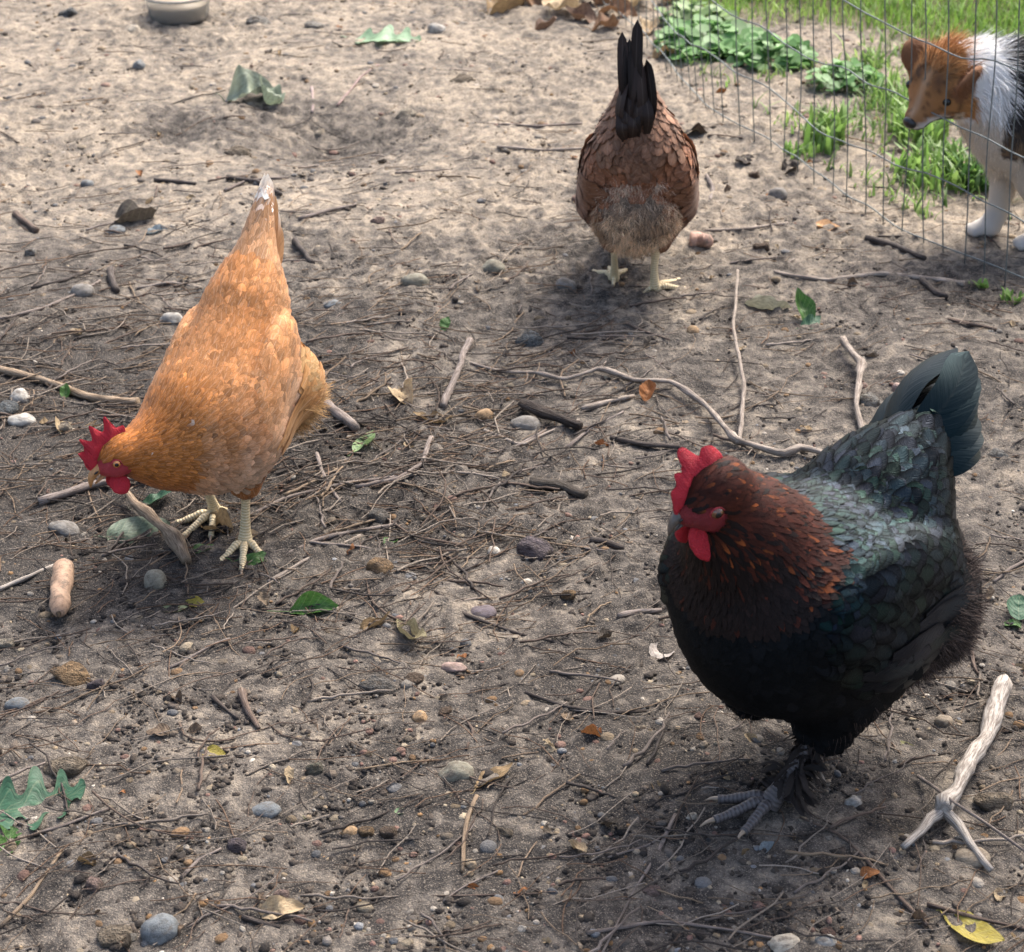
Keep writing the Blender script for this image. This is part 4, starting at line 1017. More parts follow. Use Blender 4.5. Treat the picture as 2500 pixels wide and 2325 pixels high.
def blades(P, h, w, col, lean=0.5):
    n = len(P); a = rng.uniform(0, 6.283, n); d = np.stack([np.cos(a), np.sin(a), 0 * a], -1); sdv = np.stack([-np.sin(a), np.cos(a), 0 * a], -1)
    ln = np.abs(rng.normal(lean, 0.3, n))[:, None]; up = np.array([0, 0, 1.0])
    rows = []
    for i, t in enumerate((0, 0.4, 0.75)):
        c = P + up * (h[:, None] * t * (1 - 0.25 * ln * t)) + d * h[:, None] * ln * t * t; ww = (w * (1 - 0.55 * t))[:, None]
        rows += [c - sdv * ww, c + sdv * ww]
    rows.append(P + up * (h[:, None] * (1 - 0.25 * ln)) + d * h[:, None] * ln)
    V = np.stack(rows, 1).reshape(-1, 3); b0 = np.arange(n)[:, None, None] * 7
    return V, [(b0 + np.array([[0, 1, 3, 2], [2, 3, 5, 4]])[None]).reshape(-1, 4), (b0 + np.array([[4, 5, 6]])[None]).reshape(-1, 3)], np.repeat(col, 7, 0)
n = 120000
X = rng.uniform(0.2, 3.0, n); Y = rng.uniform(3.3, 7.5, n) ** 1.0
k_ = rng.random(n) < lawn(X, Y) * sstep(-0.75, 0.1, fbm(X * 5, Y * 5, 2, 51) + 0.25); X, Y = X[k_], Y[k_]
G = np.stack([X, Y, ground_z(X, Y)], -1); n = len(X)
patch = sstep(-0.4, 0.6, fbm(X * 3, Y * 3, 2, 55))[:, None]
gc = (np.array([0.19, 0.32, 0.06]) * (1 - patch) + np.array([0.30, 0.42, 0.11]) * patch) * np.exp(rng.normal(0, 0.25, (n, 1)))
V, F, C = blades(G, rng.uniform(0.02, 0.055, n), rng.uniform(0.0012, 0.0024, n), gc)
tag(obj('lawn_grass', mesh_data('lawn_grass', V, F, C, None, True, [m_grass])), 'bright green lawn grass beyond the wire fence', 'grass', kind='stuff')

# clover-like round leaves
def clover_patch(cx, cy, rx, ry, num, label, size=0.013, cols=((0.12, 0.26, 0.08), (0.20, 0.36, 0.14)), hmax=0.05, name='ground_cover'):
    c = gat(cx, cy); n = num
    th = rng.uniform(0, 6.283, n); rr = np.sqrt(rng.random(n)); s = px_scale(c)
    X = c[0] + rr * np.cos(th) * rx / s; Y = c[1] + rr * np.sin(th) * ry / (s * 0.42); hgt = rng.uniform(0.012, hmax, n) * (1.1 - 0.6 * rr)
    Z = ground_z(X, Y) + hgt
    k = 9; a = np.arange(k) / k * 6.2832
    r = (rng.uniform(0.55, 1.2, n) * size)[:, None]
    tilt = rng.normal(0, 0.35, (n, 2))
    lx = np.cos(a)[None] * r * (1 - 0.12 * np.cos(a))[None]; ly = np.sin(a)[None] * r
    rim = np.stack([X[:, None] + lx, Y[:, None] + ly, Z[:, None] + lx * tilt[:, :1] + ly * tilt[:, 1:] + 0.12 * r], -1); cen = np.stack([X, Y, Z], -1)[:, None]
    V = np.concatenate([rim, cen], 1).reshape(-1, 3); b0 = np.arange(n)[:, None, None] * (k + 1)
    F = (b0 + np.array([[i, (i + 1) % k, k] for i in range(k)])[None]).reshape(-1, 3)
    t = rng.random((n, 1)); C = np.repeat((np.array(cols[0]) * (1 - t) + np.array(cols[1]) * t) * np.exp(rng.normal(0, 0.2, (n, 1))), k + 1, 0)
    root = empty(name, c); tag(root, label, 'plant', 'weeds along the fence')
    tag(obj('leaves', mesh_data('leaves', V - c, [F], C, None, True, [m_grass]), root), kind='stuff')
    sw = 0.0006; base = np.stack([X + rng.normal(0, 0.006, n), Y + rng.normal(0, 0.006, n), Z - hgt], -1); top = np.stack([X, Y, Z], -1)
    V = np.stack([base + [sw, 0, 0], base - [sw, 0, 0], top - [sw, 0, 0], top + [sw, 0, 0]], 1).reshape(-1, 3); F = np.arange(4 * n).reshape(-1, 4)
    tag(obj('stems', mesh_data('stems', V - c, [F], np.broadcast_to(np.array([0.13, 0.20, 0.07]), (4 * n, 3)), None, True, [m_grass]), root), kind='stuff')
    return root
clover_patch(1740, 120, 130, 62, 260, 'thick patch of round clover-like leaves behind the brown hen tail', 0.017)
clover_patch(1880, 150, 110, 48, 200, 'low round-leaved weeds right of the thick clover patch', 0.014)
clover_patch(2060, 210, 90, 35, 120, 'sparse round-leaved weeds in front of the lawn, left of the dog', 0.011)
clover_patch(1700, 60, 90, 40, 120, 'round-leaved weeds at the top behind the fence', 0.014, ((0.12, 0.22, 0.07), (0.20, 0.30, 0.11)))
def tuft(cx, cy, rx, ry, num, h, label, col=((0.14, 0.26, 0.06), (0.25, 0.38, 0.11)), w=(0.0016, 0.0036), lean=0.6):
    c = gat(cx, cy); s = px_scale(c); n = num; th = rng.uniform(0, 6.283, n); rr = np.sqrt(rng.random(n))
    X = c[0] + rr * np.cos(th) * rx / s; Y = c[1] + rr * np.sin(th) * ry / (s * 0.45)
    P0 = np.stack([X, Y, ground_z(X, Y)], -1) - c; t = rng.random((n, 1))
    V, F, C = blades(P0, rng.uniform(0.4, 1.0, n) * h, rng.uniform(*w, n), (np.array(col[0]) * (1 - t) + np.array(col[1]) * t) * np.exp(rng.normal(0, 0.2, (n, 1))), lean)
    o = obj('grass_tuft', mesh_data('grass_tuft', V, F, C, None, True, [m_grass]), None, c)
    return tag(o, label, 'grass tuft', 'grass tufts along the fence')
n = 5200
px_, py_ = rng.uniform(1600, 2560, n), rng.uniform(30, 560, n)
G = np.array([at(a_, b_) for a_, b_ in zip(px_, py_)])
fx = np.interp(px_, [1598, 1741, 1885, 1980, 2124, 2267, 2410, 2560], [139, 280, 372, 452, 535, 602, 679, 750])
k_ = (py_ < fx - 60) & (rng.random(n) < 0.75 * sstep(0.0, 0.55, fbm(G[:, 0] * 6, G[:, 1] * 6, 3, 91) + 0.12)); G = G[k_]; n = len(G); G[:, 2] = ground_z(G[:, 0], G[:, 1])
t_ = rng.random((n, 1))
V, F, C = blades(G, rng.uniform(0.012, 0.045, n), rng.uniform(0.001, 0.0035, n), (np.array([0.13, 0.24, 0.06]) * (1 - t_) + np.array([0.28, 0.38, 0.12]) * t_) * np.exp(rng.normal(0, 0.2, (n, 1))), 0.7)
tag(obj('sparse_grass', mesh_data('sparse_grass', V, F, C, None, True, [m_grass])), 'sparse thin grass growing on the soil just behind the fence', 'grass', kind='stuff')
tuft(2010, 345, 55, 35, 70, 0.075, 'leafy green tuft behind the fence, left of the dog muzzle', w=(0.004, 0.009))
tuft(1950, 380, 35, 15, 30, 0.035, 'low bright tuft at the fence foot in front of the leafy one', w=(0.003, 0.006))
tuft(2240, 330, 70, 40, 160, 0.07, 'green grass tuft right under the dog nose', w=(0.002, 0.006))
tuft(2300, 430, 110, 50, 240, 0.06, 'wide leafy weed tuft in front of the dog chest', w=(0.002, 0.007))
tuft(2390, 450, 60, 35, 120, 0.055, 'dark green tuft between the dog forelegs and the fence', ((0.05, 0.11, 0.03), (0.09, 0.19, 0.05)), (0.003, 0.008))
tuft(2170, 255, 60, 50, 130, 0.07, 'grassy tuft left of the dog face', w=(0.0015, 0.004))
tuft(2130, 160, 40, 20, 60, 0.05, 'short tuft at the edge of the lawn left of the dog ear')
tuft(2390, 700, 22, 8, 14, 0.018, 'tiny green sprout at the fence foot on the right', w=(0.003, 0.006))
tuft(2470, 735, 25, 10, 16, 0.022, 'tiny green sprout at the right edge by the fence', w=(0.003, 0.006))
# ------------------------------------------------------------------ unseen oak added so its crown shades the run (out of frame, above)
def shade_tree():
    base = np.array([3.1, 2.2, 0.0]); root = empty('added_shade_oak', base)
    tag(root, 'unseen oak added beside the run so its crown shades the foreground', 'tree')
    acc = Acc()
    tr = resample(np.array([[0, 0, -0.1], [0.05, 0.05, 1.2], [-0.10, 0.15, 2.6], [-0.35, 0.4, 4.0]]), 16); V, F, U = tube(tr, np.linspace(0.20, 0.11, 16), 14, 0.12, 3); acc.add(V, F, (1, 1, 1), U)
    o = obj('trunk', acc.data('trunk', [m_bark]), root, None, (0.12, 0.09, 0.07))
    tips = []
    for i in range(11):
        a = rng.uniform(2.2, 5.0); st = tr[rng.integers(10, 16)]; L = rng.uniform(0.9, 2.0)
        e = st + np.array([math.cos(a) * L, math.sin(a) * L * 0.9 + 0.8, rng.uniform(0.2, 0.9)])
        lp = resample(np.array([st, (st + e) / 2 + [0, 0, 0.15], e]), 8); V, F, U = tube(lp, np.linspace(0.055, 0.014, 8), 7, 0.1, i); a2 = Acc(); a2.add(V, F, (1, 1, 1), U)
        obj('limb', a2.data('limb', [m_bark]), root, None, (0.12, 0.09, 0.07)); tips.append(e); tips.append(lp[5])
    n = 2900; tips = np.array(tips); tc_ = tips[rng.integers(0, len(tips), n)] + rng.normal(0, 1, (n, 3)) * np.array([0.34, 0.34, 0.22])
    dirs = norm(rng.normal(0, 1, (n, 3)) * np.array([1, 1, 0.5])); sd_ = norm(np.cross(dirs, rng.normal(0, 0.5, (n, 3)) + np.array([0, 0, 1.0])))
    l, w = rng.uniform(0.045, 0.075, n)[:, None], rng.uniform(0.020, 0.034, n)[:, None]
    V = np.stack([tc_, tc_ + dirs * l * 0.5 + sd_ * w, tc_ + dirs * l, tc_ + dirs * l * 0.5 - sd_ * w], 1).reshape(-1, 3)
    C = np.repeat(np.array([0.06, 0.115, 0.03]) * np.exp(rng.normal(0, 0.2, (n, 1))), 4, 0)
    obj('crown', mesh_data('crown', V, [np.arange(4 * n).reshape(-1, 4)], C, None, False, [m_grass]), root)
shade_tree()
# ------------------------------------------------------------------ hens
def feather_mat(name, rough=0.55, spec=0.3, tint=(1, 1, 1), shaft=0.35, edge=0.25, sheen=0.0, coat=0.0, streak=0.35, rim_rough=None, trans=0.0):
    m, nt, b = new_mat(name)
    a = N_(nt, 'ShaderNodeAttribute', attribute_name='col'); f = N_(nt, 'ShaderNodeAttribute', attribute_name='fuv')
    s = N_(nt, 'ShaderNodeSeparateXYZ'); L_(nt, f.outputs['Vector'], s.inputs[0])
    au = math_(nt, 'ABSOLUTE', s.outputs[0])
    barb = math_(nt, 'SUBTRACT', math_(nt, 'MULTIPLY', s.outputs[1], 26.0), math_(nt, 'MULTIPLY', au, 6.0))
    cv = N_(nt, 'ShaderNodeCombineXYZ'); L_(nt, barb, cv.inputs[0]); L_(nt, math_(nt, 'MULTIPLY', s.outputs[2], 91.0), cv.inputs[1]); L_(nt, s.outputs[0], cv.inputs[2])
    nz = noise_(nt, cv.outputs[0], 1.0, 2, 0.6)
    col = a.outputs['Color']
    dk = mixc(nt, 1.0, col, (0.45, 0.42, 0.40), 'MULTIPLY')
    lt = mixc(nt, 0.5, col, mixc(nt, 1.0, col, (0.9, 0.8, 0.7), 'ADD')) if False else mixc(nt, 0.22, col, (0.85, 0.72, 0.58))
    c = mixc(nt, math_(nt, 'MULTIPLY', ramp_(nt, nz, [(0.35, 1.0), (0.6, 0.0)]), streak), col, dk)
    c = mixc(nt, math_(nt, 'MULTIPLY', ramp_(nt, au, [(0.72, 0.0), (1.0, 1.0)]), edge), c, dk)
    if shaft: c = mixc(nt, math_(nt, 'MULTIPLY', ramp_(nt, au, [(0.0, 1.0), (0.14, 0.0)]), shaft), c, lt)
    L_(nt, c, b.inputs['Base Color'])
    b.inputs['Roughness'].default_value = rough
    b.inputs['Specular IOR Level'].default_value = spec
    if rim_rough:
        rr = math_(nt, 'MAXIMUM', ramp_(nt, au, [(0.35, 0.0), (0.95, 1.0)]), ramp_(nt, s.outputs[1], [(0.35, 1.0), (0.62, 0.0)]))
        pick = ramp_(nt, s.outputs[2], [(0.0, 0.30), (0.45, 0.45), (0.65, 1.0), (1.0, 0.8)])
        L_(nt, math_(nt, 'MULTIPLY', math_(nt, 'MULTIPLY', math_(nt, 'SUBTRACT', 1.0, math_(nt, 'MULTIPLY', rr, 0.8)), pick), spec), b.inputs['Specular IOR Level'])
        hue = ramp_(nt, math_(nt, 'FRACT', math_(nt, 'MULTIPLY', s.outputs[2], 7.3)), [(0.0, (0.10, 0.52, 0.38)), (0.5, (0.13, 0.44, 0.60)), (1.0, (0.24, 0.36, 0.68))]); L_(nt, hue, b.inputs['Specular Tint'])
    b.inputs['Specular Tint'].default_value = (*tint, 1)
    b.inputs['Sheen Weight'].default_value = sheen
    b.inputs['Sheen Roughness'].default_value = 0.4
    bump_(nt, b, nz, 0.35, 0.0015)
    if trans:
        tr = N_(nt, 'ShaderNodeBsdfTranslucent'); L_(nt, c, tr.inputs[0]); mx = N_(nt, 'ShaderNodeMixShader'); mx.inputs[0].default_value = trans
        L_(nt, b.outputs[0], mx.inputs[1]); L_(nt, tr.outputs[0], mx.inputs[2]); L_(nt, mx.outputs[0], nt.nodes['Material Output'].inputs[0])
    return m

def skin_mat(name, col, rough=0.5, spec=0.4, bscale=900, bstr=0.5, sss=0.0, var=0.35):
    m, nt, b = new_mat(name)
    tc = N_(nt, 'ShaderNodeTexCoord'); nz = noise_(nt, tc.outputs['Object'], bscale, 2, 0.6); n2 = noise_(nt, tc.outputs['Object'], bscale * 0.12, 3, 0.6)
    dark = tuple(x * (1 - var) for x in col)
    L_(nt, mixc(nt, math_(nt, 'MULTIPLY', math_(nt, 'ADD', nz, n2), 0.5), dark, tuple(min(1, x * (1 + var)) for x in col)), b.inputs['Base Color'])
    b.inputs['Roughness'].default_value = rough; b.inputs['Specular IOR Level'].default_value = spec
    if sss:
        b.inputs['Subsurface Weight'].default_value = sss; b.inputs['Subsurface Radius'].default_value = (0.004, 0.0012, 0.0008); b.inputs['Subsurface Scale'].default_value = 1.0
    bump_(nt, b, math_(nt, 'ADD', nz, n2), bstr, 0.0022)
    return m

def scale_mat(name, c0, c1):
    """scaly shank: rings along the tube"""
    m, nt, b = new_mat(name)
    f = N_(nt, 'ShaderNodeAttribute', attribute_name='fuv'); s = N_(nt, 'ShaderNodeSeparateXYZ'); L_(nt, f.outputs['Vector'], s.inputs[0])
    tc = N_(nt, 'ShaderNodeTexCoord'); nz = noise_(nt, tc.outputs['Object'], 300, 2, 0.6)
    ring = math_(nt, 'SINE', math_(nt, 'ADD', math_(nt, 'MULTIPLY', s.outputs[1], 1500.0), math_(nt, 'MULTIPLY', nz, 3.0)))
    r01 = math_(nt, 'ADD', math_(nt, 'MULTIPLY', ring, 0.5), 0.5)
    c = mixc(nt, ramp_(nt, r01, [(0.05, 1.0), (0.35, 0.0)]), c0, c1); c = mixc(nt, math_(nt, 'MULTIPLY', nz, 0.5), c, tuple(x * 0.6 for x in c0))
    L_(nt, c, b.inputs['Base Color']); b.inputs['Roughness'].default_value = 0.5
    bump_(nt, b, r01, 0.6, 0.0012)
    return m

m_comb = skin_mat('comb_skin', (0.52, 0.026, 0.042), 0.5, 0.3, 900, 1.0, 0.2, 0.5)
m_face = skin_mat('face_skin', (0.42, 0.045, 0.052), 0.55, 0.3, 1000, 1.0, 0.15, 0.55)
m_face_dark = skin_mat('dark_face_skin', (0.20, 0.020, 0.024), 0.55, 0.3, 900, 1.0, 0.1, 0.7)
m_beak = skin_mat('beak_horn', (0.42, 0.20, 0.07), 0.35, 0.5, 300, 0.15, 0, 0.6)
m_beak_dark = skin_mat('beak_dark_horn', (0.10, 0.08, 0.065), 0.35, 0.5, 250, 0.15, 0, 0.9)
m_shank = scale_mat('yellow_shank', (0.74, 0.60, 0.36), (0.50, 0.36, 0.18))
m_shank_grey = scale_mat('grey_shank', (0.11, 0.092, 0.088), (0.05, 0.043, 0.041))
m_claw = skin_mat('claw', (0.30, 0.22, 0.15), 0.4, 0.5, 200, 0.1)
m_iris, nt, b = new_mat('iris'); b.inputs['Base Color'].default_value = (0.42, 0.16, 0.03, 1); b.inputs['Roughness'].default_value = 0.12; b.inputs['Coat Weight'].default_value = 1
m_iris_dark, nt, b = new_mat('dark_iris'); b.inputs['Base Color'].default_value = (0.13, 0.045, 0.012, 1); b.inputs['Roughness'].default_value = 0.12; b.inputs['Coat Weight'].default_value = 1
m_pupil, nt, b = new_mat('pupil'); b.inputs['Base Color'].default_value = (0.004, 0.004, 0.004, 1); b.inputs['Roughness'].default_value = 0.06
m_under = skin_mat('under_plumage', (0.30, 0.17, 0.08), 0.9, 0.1, 300, 0.3)
m_under_dark = skin_mat('dark_under_plumage', (0.02, 0.017, 0.016), 0.9, 0.1, 300, 0.3)

def frame_of(fwd, up):
    x = norm(np.array(fwd, float)); y = norm(np.cross(np.array(up, float), x)); z = np.cross(x, y)
    return np.stack([x, y, z], 1)            # columns

def lathe_ellipsoid(c, r, B, n=12, m=8):
    th = np.linspace(0, math.pi, m + 1)[1:-1]; ph = np.arange(n) / n * 6.2832
    pts = [np.array([1.0, 0, 0])]
    for t in th: pts += [np.array([math.cos(t), math.sin(t) * math.cos(p), math.sin(t) * math.sin(p)]) for p in ph]
    pts.append(np.array([-1.0, 0, 0]))
    V = np.array(pts) * r @ B.T + c
    T = [[0, 1 + j, 1 + (j + 1) % n] for j in range(n)]; e = len(pts) - 1; l = 1 + (m - 2) * n
    T += [[e, l + (j + 1) % n, l + j] for j in range(n)]
    Q = [[1 + i * n + j, 1 + (i + 1) * n + j, 1 + (i + 1) * n + (j + 1) % n, 1 + i * n + (j + 1) % n] for i in range(m - 2) for j in range(n)]
    return V, [np.array(Q), np.array(T)]

def comb_mesh(B, o, outline, thick, flop=0.0, base_z=0.0):
    """single comb: outline points (forward, up) in the head frame, extruded and rounded"""
    bm = bmesh.new()
    O = np.array(outline, float)
    O = resample(np.vstack([O, O[:1]]), len(O) * 4)[:-1]
    O = O * 0.7 + 0.15 * (np.roll(O, 1, 0) + np.roll(O, -1, 0))
    vs = [bm.verts.new((p[0], 0, p[1])) for p in O]
    f = bm.faces.new(vs)
    bmesh.ops.triangulate(bm, faces=[f])
    bmesh.ops.subdivide_edges(bm, edges=bm.edges[:], cuts=2, use_grid_fill=True)
    bmesh.ops.triangulate(bm, faces=bm.faces[:])
    bnd = set(v for e in bm.edges if e.is_boundary for v in e.verts)
    P = np.array([v.co[:] for v in bm.verts]); isb = np.array([v in bnd for v in bm.verts])
    bp = P[isb]
    d = np.array([np.min(np.linalg.norm(bp - p, axis=1)) for p in P])
    F = np.array([[v.index for v in f.verts] for f in (bm.verts.index_update(), bm.faces)[1]]); bm.free()
    t = thick * np.sqrt(np.clip(d / 0.006, 0, 1)) + 0.0003
    zz = np.clip((P[:, 2] - base_z) / 0.03, 0, 2)
    off = flop * zz ** 2 + 0.0012 * np.sin(P[:, 0] * 240 + P[:, 2] * 130)
    A = P + np.stack([0 * t, t + off, 0 * t], -1); C = P + np.stack([0 * t, off - t, 0 * t], -1)
    V = np.vstack([A, C]) @ B.T + o
    n = len(P)
    return V, [F, F[:, ::-1] + n]

def toe(acc, pts, r0, mat, sides=8, claw=0.012):
    pts = resample(np.array(pts, float), 14)
    t = np.linspace(0, 1, 14); r = r0 * (1 - 0.35 * t) * (1 + 0.10 * np.cos(t * 3 * 6.283))
    V, F, U = tube(pts, r, sides); acc.add(V, F, (1, 1, 1), U, mat)
    d = norm(pts[-1] - pts[-2]); d2 = norm(d * np.array([1, 1, 0.1]) + np.array([0, 0, -0.35]))
    cl = resample(np.array([pts[-1] - d * 0.003, pts[-1] + d * claw * 0.5 + np.array([0, 0, 0.0015]), pts[-1] + d * claw * 0.6 + d2 * claw * 0.5]), 6)
    V, F, U = tube(cl, np.linspace(r0 * 0.5, r0 * 0.08, 6), 6); acc.add(V, F, (1, 1, 1), U, mat + 1)

def leg(acc, hock, foot, head, r, mat, toes=0.055, lifted=False, spread=0.62):
    """shank from the hock to the ankle and four clawed toes; head = heading of the foot (x, y)"""
    hock, foot = np.array(hock, float), np.array(foot, float)
    ank = foot + np.array([0, 0, 0.014])
    path = resample(np.array([hock, hock * 0.5 + ank * 0.5 + np.array([-0.003 * head[0], -0.003 * head[1], 0]), ank, foot + np.array([head[0] * 0.006, head[1] * 0.006, 0.006])]), 26)
    t = np.linspace(0, 1, 26); rr = r * (1.22 - 0.45 * np.sin(np.clip(t * 1.15, 0, 1) * math.pi) ** 0.8 + 0.25 * sstep(0.85, 1, t))
    V, F, U = tube(path, rr, 12, 0.05, 3); acc.add(V, F, (1, 1, 1), U, mat)
    h = norm(np.array([head[0], head[1], 0.0])); s = np.array([-h[1], h[0], 0])
    for a, l in ((0.0, 1.15), (spread, 0.95), (-spread, 0.95), (math.pi - 0.25, 0.42)):
        d = h * math.cos(a) + s * math.sin(a); L = toes * l
        o = foot + np.array([0, 0, 0.008])
        arch = 0.004 if not lifted else 0.0
        dn = -0.35 * L if lifted else 0
        pts = [o, o + d * L * 0.35 + np.array([0, 0, arch + dn * 0.2]), o + d * L * 0.7 + np.array([0, 0, -0.001 + dn * 0.6]), o + d * L + np.array([0, 0, -0.0035 + dn])]
        toe(acc, pts, r * 0.80 if a < 2 else r * 0.6, mat, 8, L * 0.22)

def blade(path, width, N, col, tip_col=None, tip_from=0.85, base=0.35, tipv=0.78, cup=0.15, seg=14, rnd=0.5, sides=None):
    """one long tail or flight feather along a path"""
    p = resample(np.array(path, float), seg); T = norm(np.gradient(p, axis=0))
    N = norm(np.array(N, float) - (T @ np.array(N, float))[:, None] * T); S = np.cross(N, T)
    v = np.linspace(0, 1, seg); w = width * feather_width(v, tipv, base)
    us = np.array([-1, -0.5, 0, 0.5, 1.0])
    V = p[:, None] + S[:, None] * (us[None, :, None] * w[:, None, None]) - N[:, None] * (cup * us[None, :, None] ** 2 * w[:, None, None])
    U = np.stack(np.broadcast_arrays(us[None], v[:, None], np.full((1, 1), rnd)), -1).reshape(-1, 3)
    m = len(us); i = np.arange(seg - 1)[:, None] * m + np.arange(m - 1)[None]; i = i.ravel()
    F = np.stack([i, i + 1, i + m + 1, i + m], -1)
    C = np.broadcast_to(np.array(col, float), (seg * m, 3)).copy()
    if tip_col is not None:
        t = sstep(tip_from, 1.0, U[:, 1])[:, None]; C = C * (1 - t) + np.array(tip_col) * t
    return V.reshape(-1, 3), [F], C, U

def build_hen(name, label, loc, heading, S):
    """heading: direction faced on the ground; S: the bird's shape and colours"""
    h = norm(np.array([heading[0], heading[1], 0.0])); M = np.stack([h, np.array([-h[1], h[0], 0]), np.array([0, 0, 1.0])], 1)
    root = empty(name, loc, M * S.get('scale', 1.0))
    tag(root, label, 'hen', 'hens in the run')
    sd = S['sdf']
    V, F = sd.mesh(0.0065)
    # body: trunk, head skin and both legs in one mesh
    acc = Acc(); Wt = sd.weights(V); regs = [q['reg'] for q in sd.p]
    fs = SDF(); fs.p = [dict(q, r=q['r'] + 0.0007) for q in sd.p if q['reg'] == 'face']     # bare red skin round the eyes
    fm = (fs.f(V[F].mean(1)) < 0.0035).astype(int)
    acc.F += [F]; acc.M += [fm]; acc.V.append(V); acc.C.append(np.ones((len(V), 3))); acc.U.append(np.zeros((len(V), 3))); acc.n = len(V)
    Vf, Ff = fs.mesh(0.0022); acc.add(Vf, [Ff], (1, 1, 1), None, 1)
    for L in S['legs']: leg(acc, mat=2, **L)
    body = obj('body', acc.data('body', [S['m_under'], S.get('m_face', m_face), S['m_shank'], m_claw]), root)
    # plumage
    n0 = S.get('roots', 60000)
    P = sample_surface(V, F, n0); W = sd.weights(P)
    reg = np.array(regs)[W.argmax(1)]
    fl, fw = sd.field(P, 'fl', 0.026, W=W), sd.field(P, 'fw', 0.006, W=W)
    ok = fs.f(P) > 0.0004
    reg = np.where(reg == 'face', 'crown', reg)
    if 'reg_fix' in S: reg = S['reg_fix'](P, reg)
    i = np.where(ok)[0]; i = i[thin(P[i], np.maximum(fw[i] * S.get('space', 0.75), 0.0022))]
    for part, rs in S['plumage']:
        j = i[np.isin(reg[i], rs)]
        if not len(j): continue
        q = P[j]; g = S['color'](q, part)
        tc = S['tip'](q, part, g) if 'tip' in S else None
        A = plumage(sd, q, fl[j] * rng.uniform(0.8, 1.2, len(j)), fw[j] * rng.uniform(0.85, 1.15, len(j)), g, S.get('tilt', {}).get(part, 0.10), jit=S.get('jit', 0.12), cup=S.get('cup', 0.12), tip_col=tc, tip_from=S.get('tip_from', 0.7), tip=S.get('tipshape', {}).get(part, 0.62))
        me = mesh_data(part, A[0], A[1], A[2], A[3], True, [S['m_feather'].get(part, S['m_feather']['default'])])
        obj(part, me, root)
    for part, sel, num, ln, wd, colf, kw in S.get('fluff', []):
        q = sample_surface(V, F, num * 6); r_ = np.array(regs)[sd.weights(q).argmax(1)]
        q = q[sel(q, r_)][:num]
        A = strands(sd, q, ln * rng.uniform(0.5, 1.25, len(q)), wd, colf(q), **kw)
        obj(part, mesh_data(part, A[0], A[1], A[2], A[3], True, [S['m_fluff']]), root)
    for f in S['extras']: f(root, sd, S)
    return root

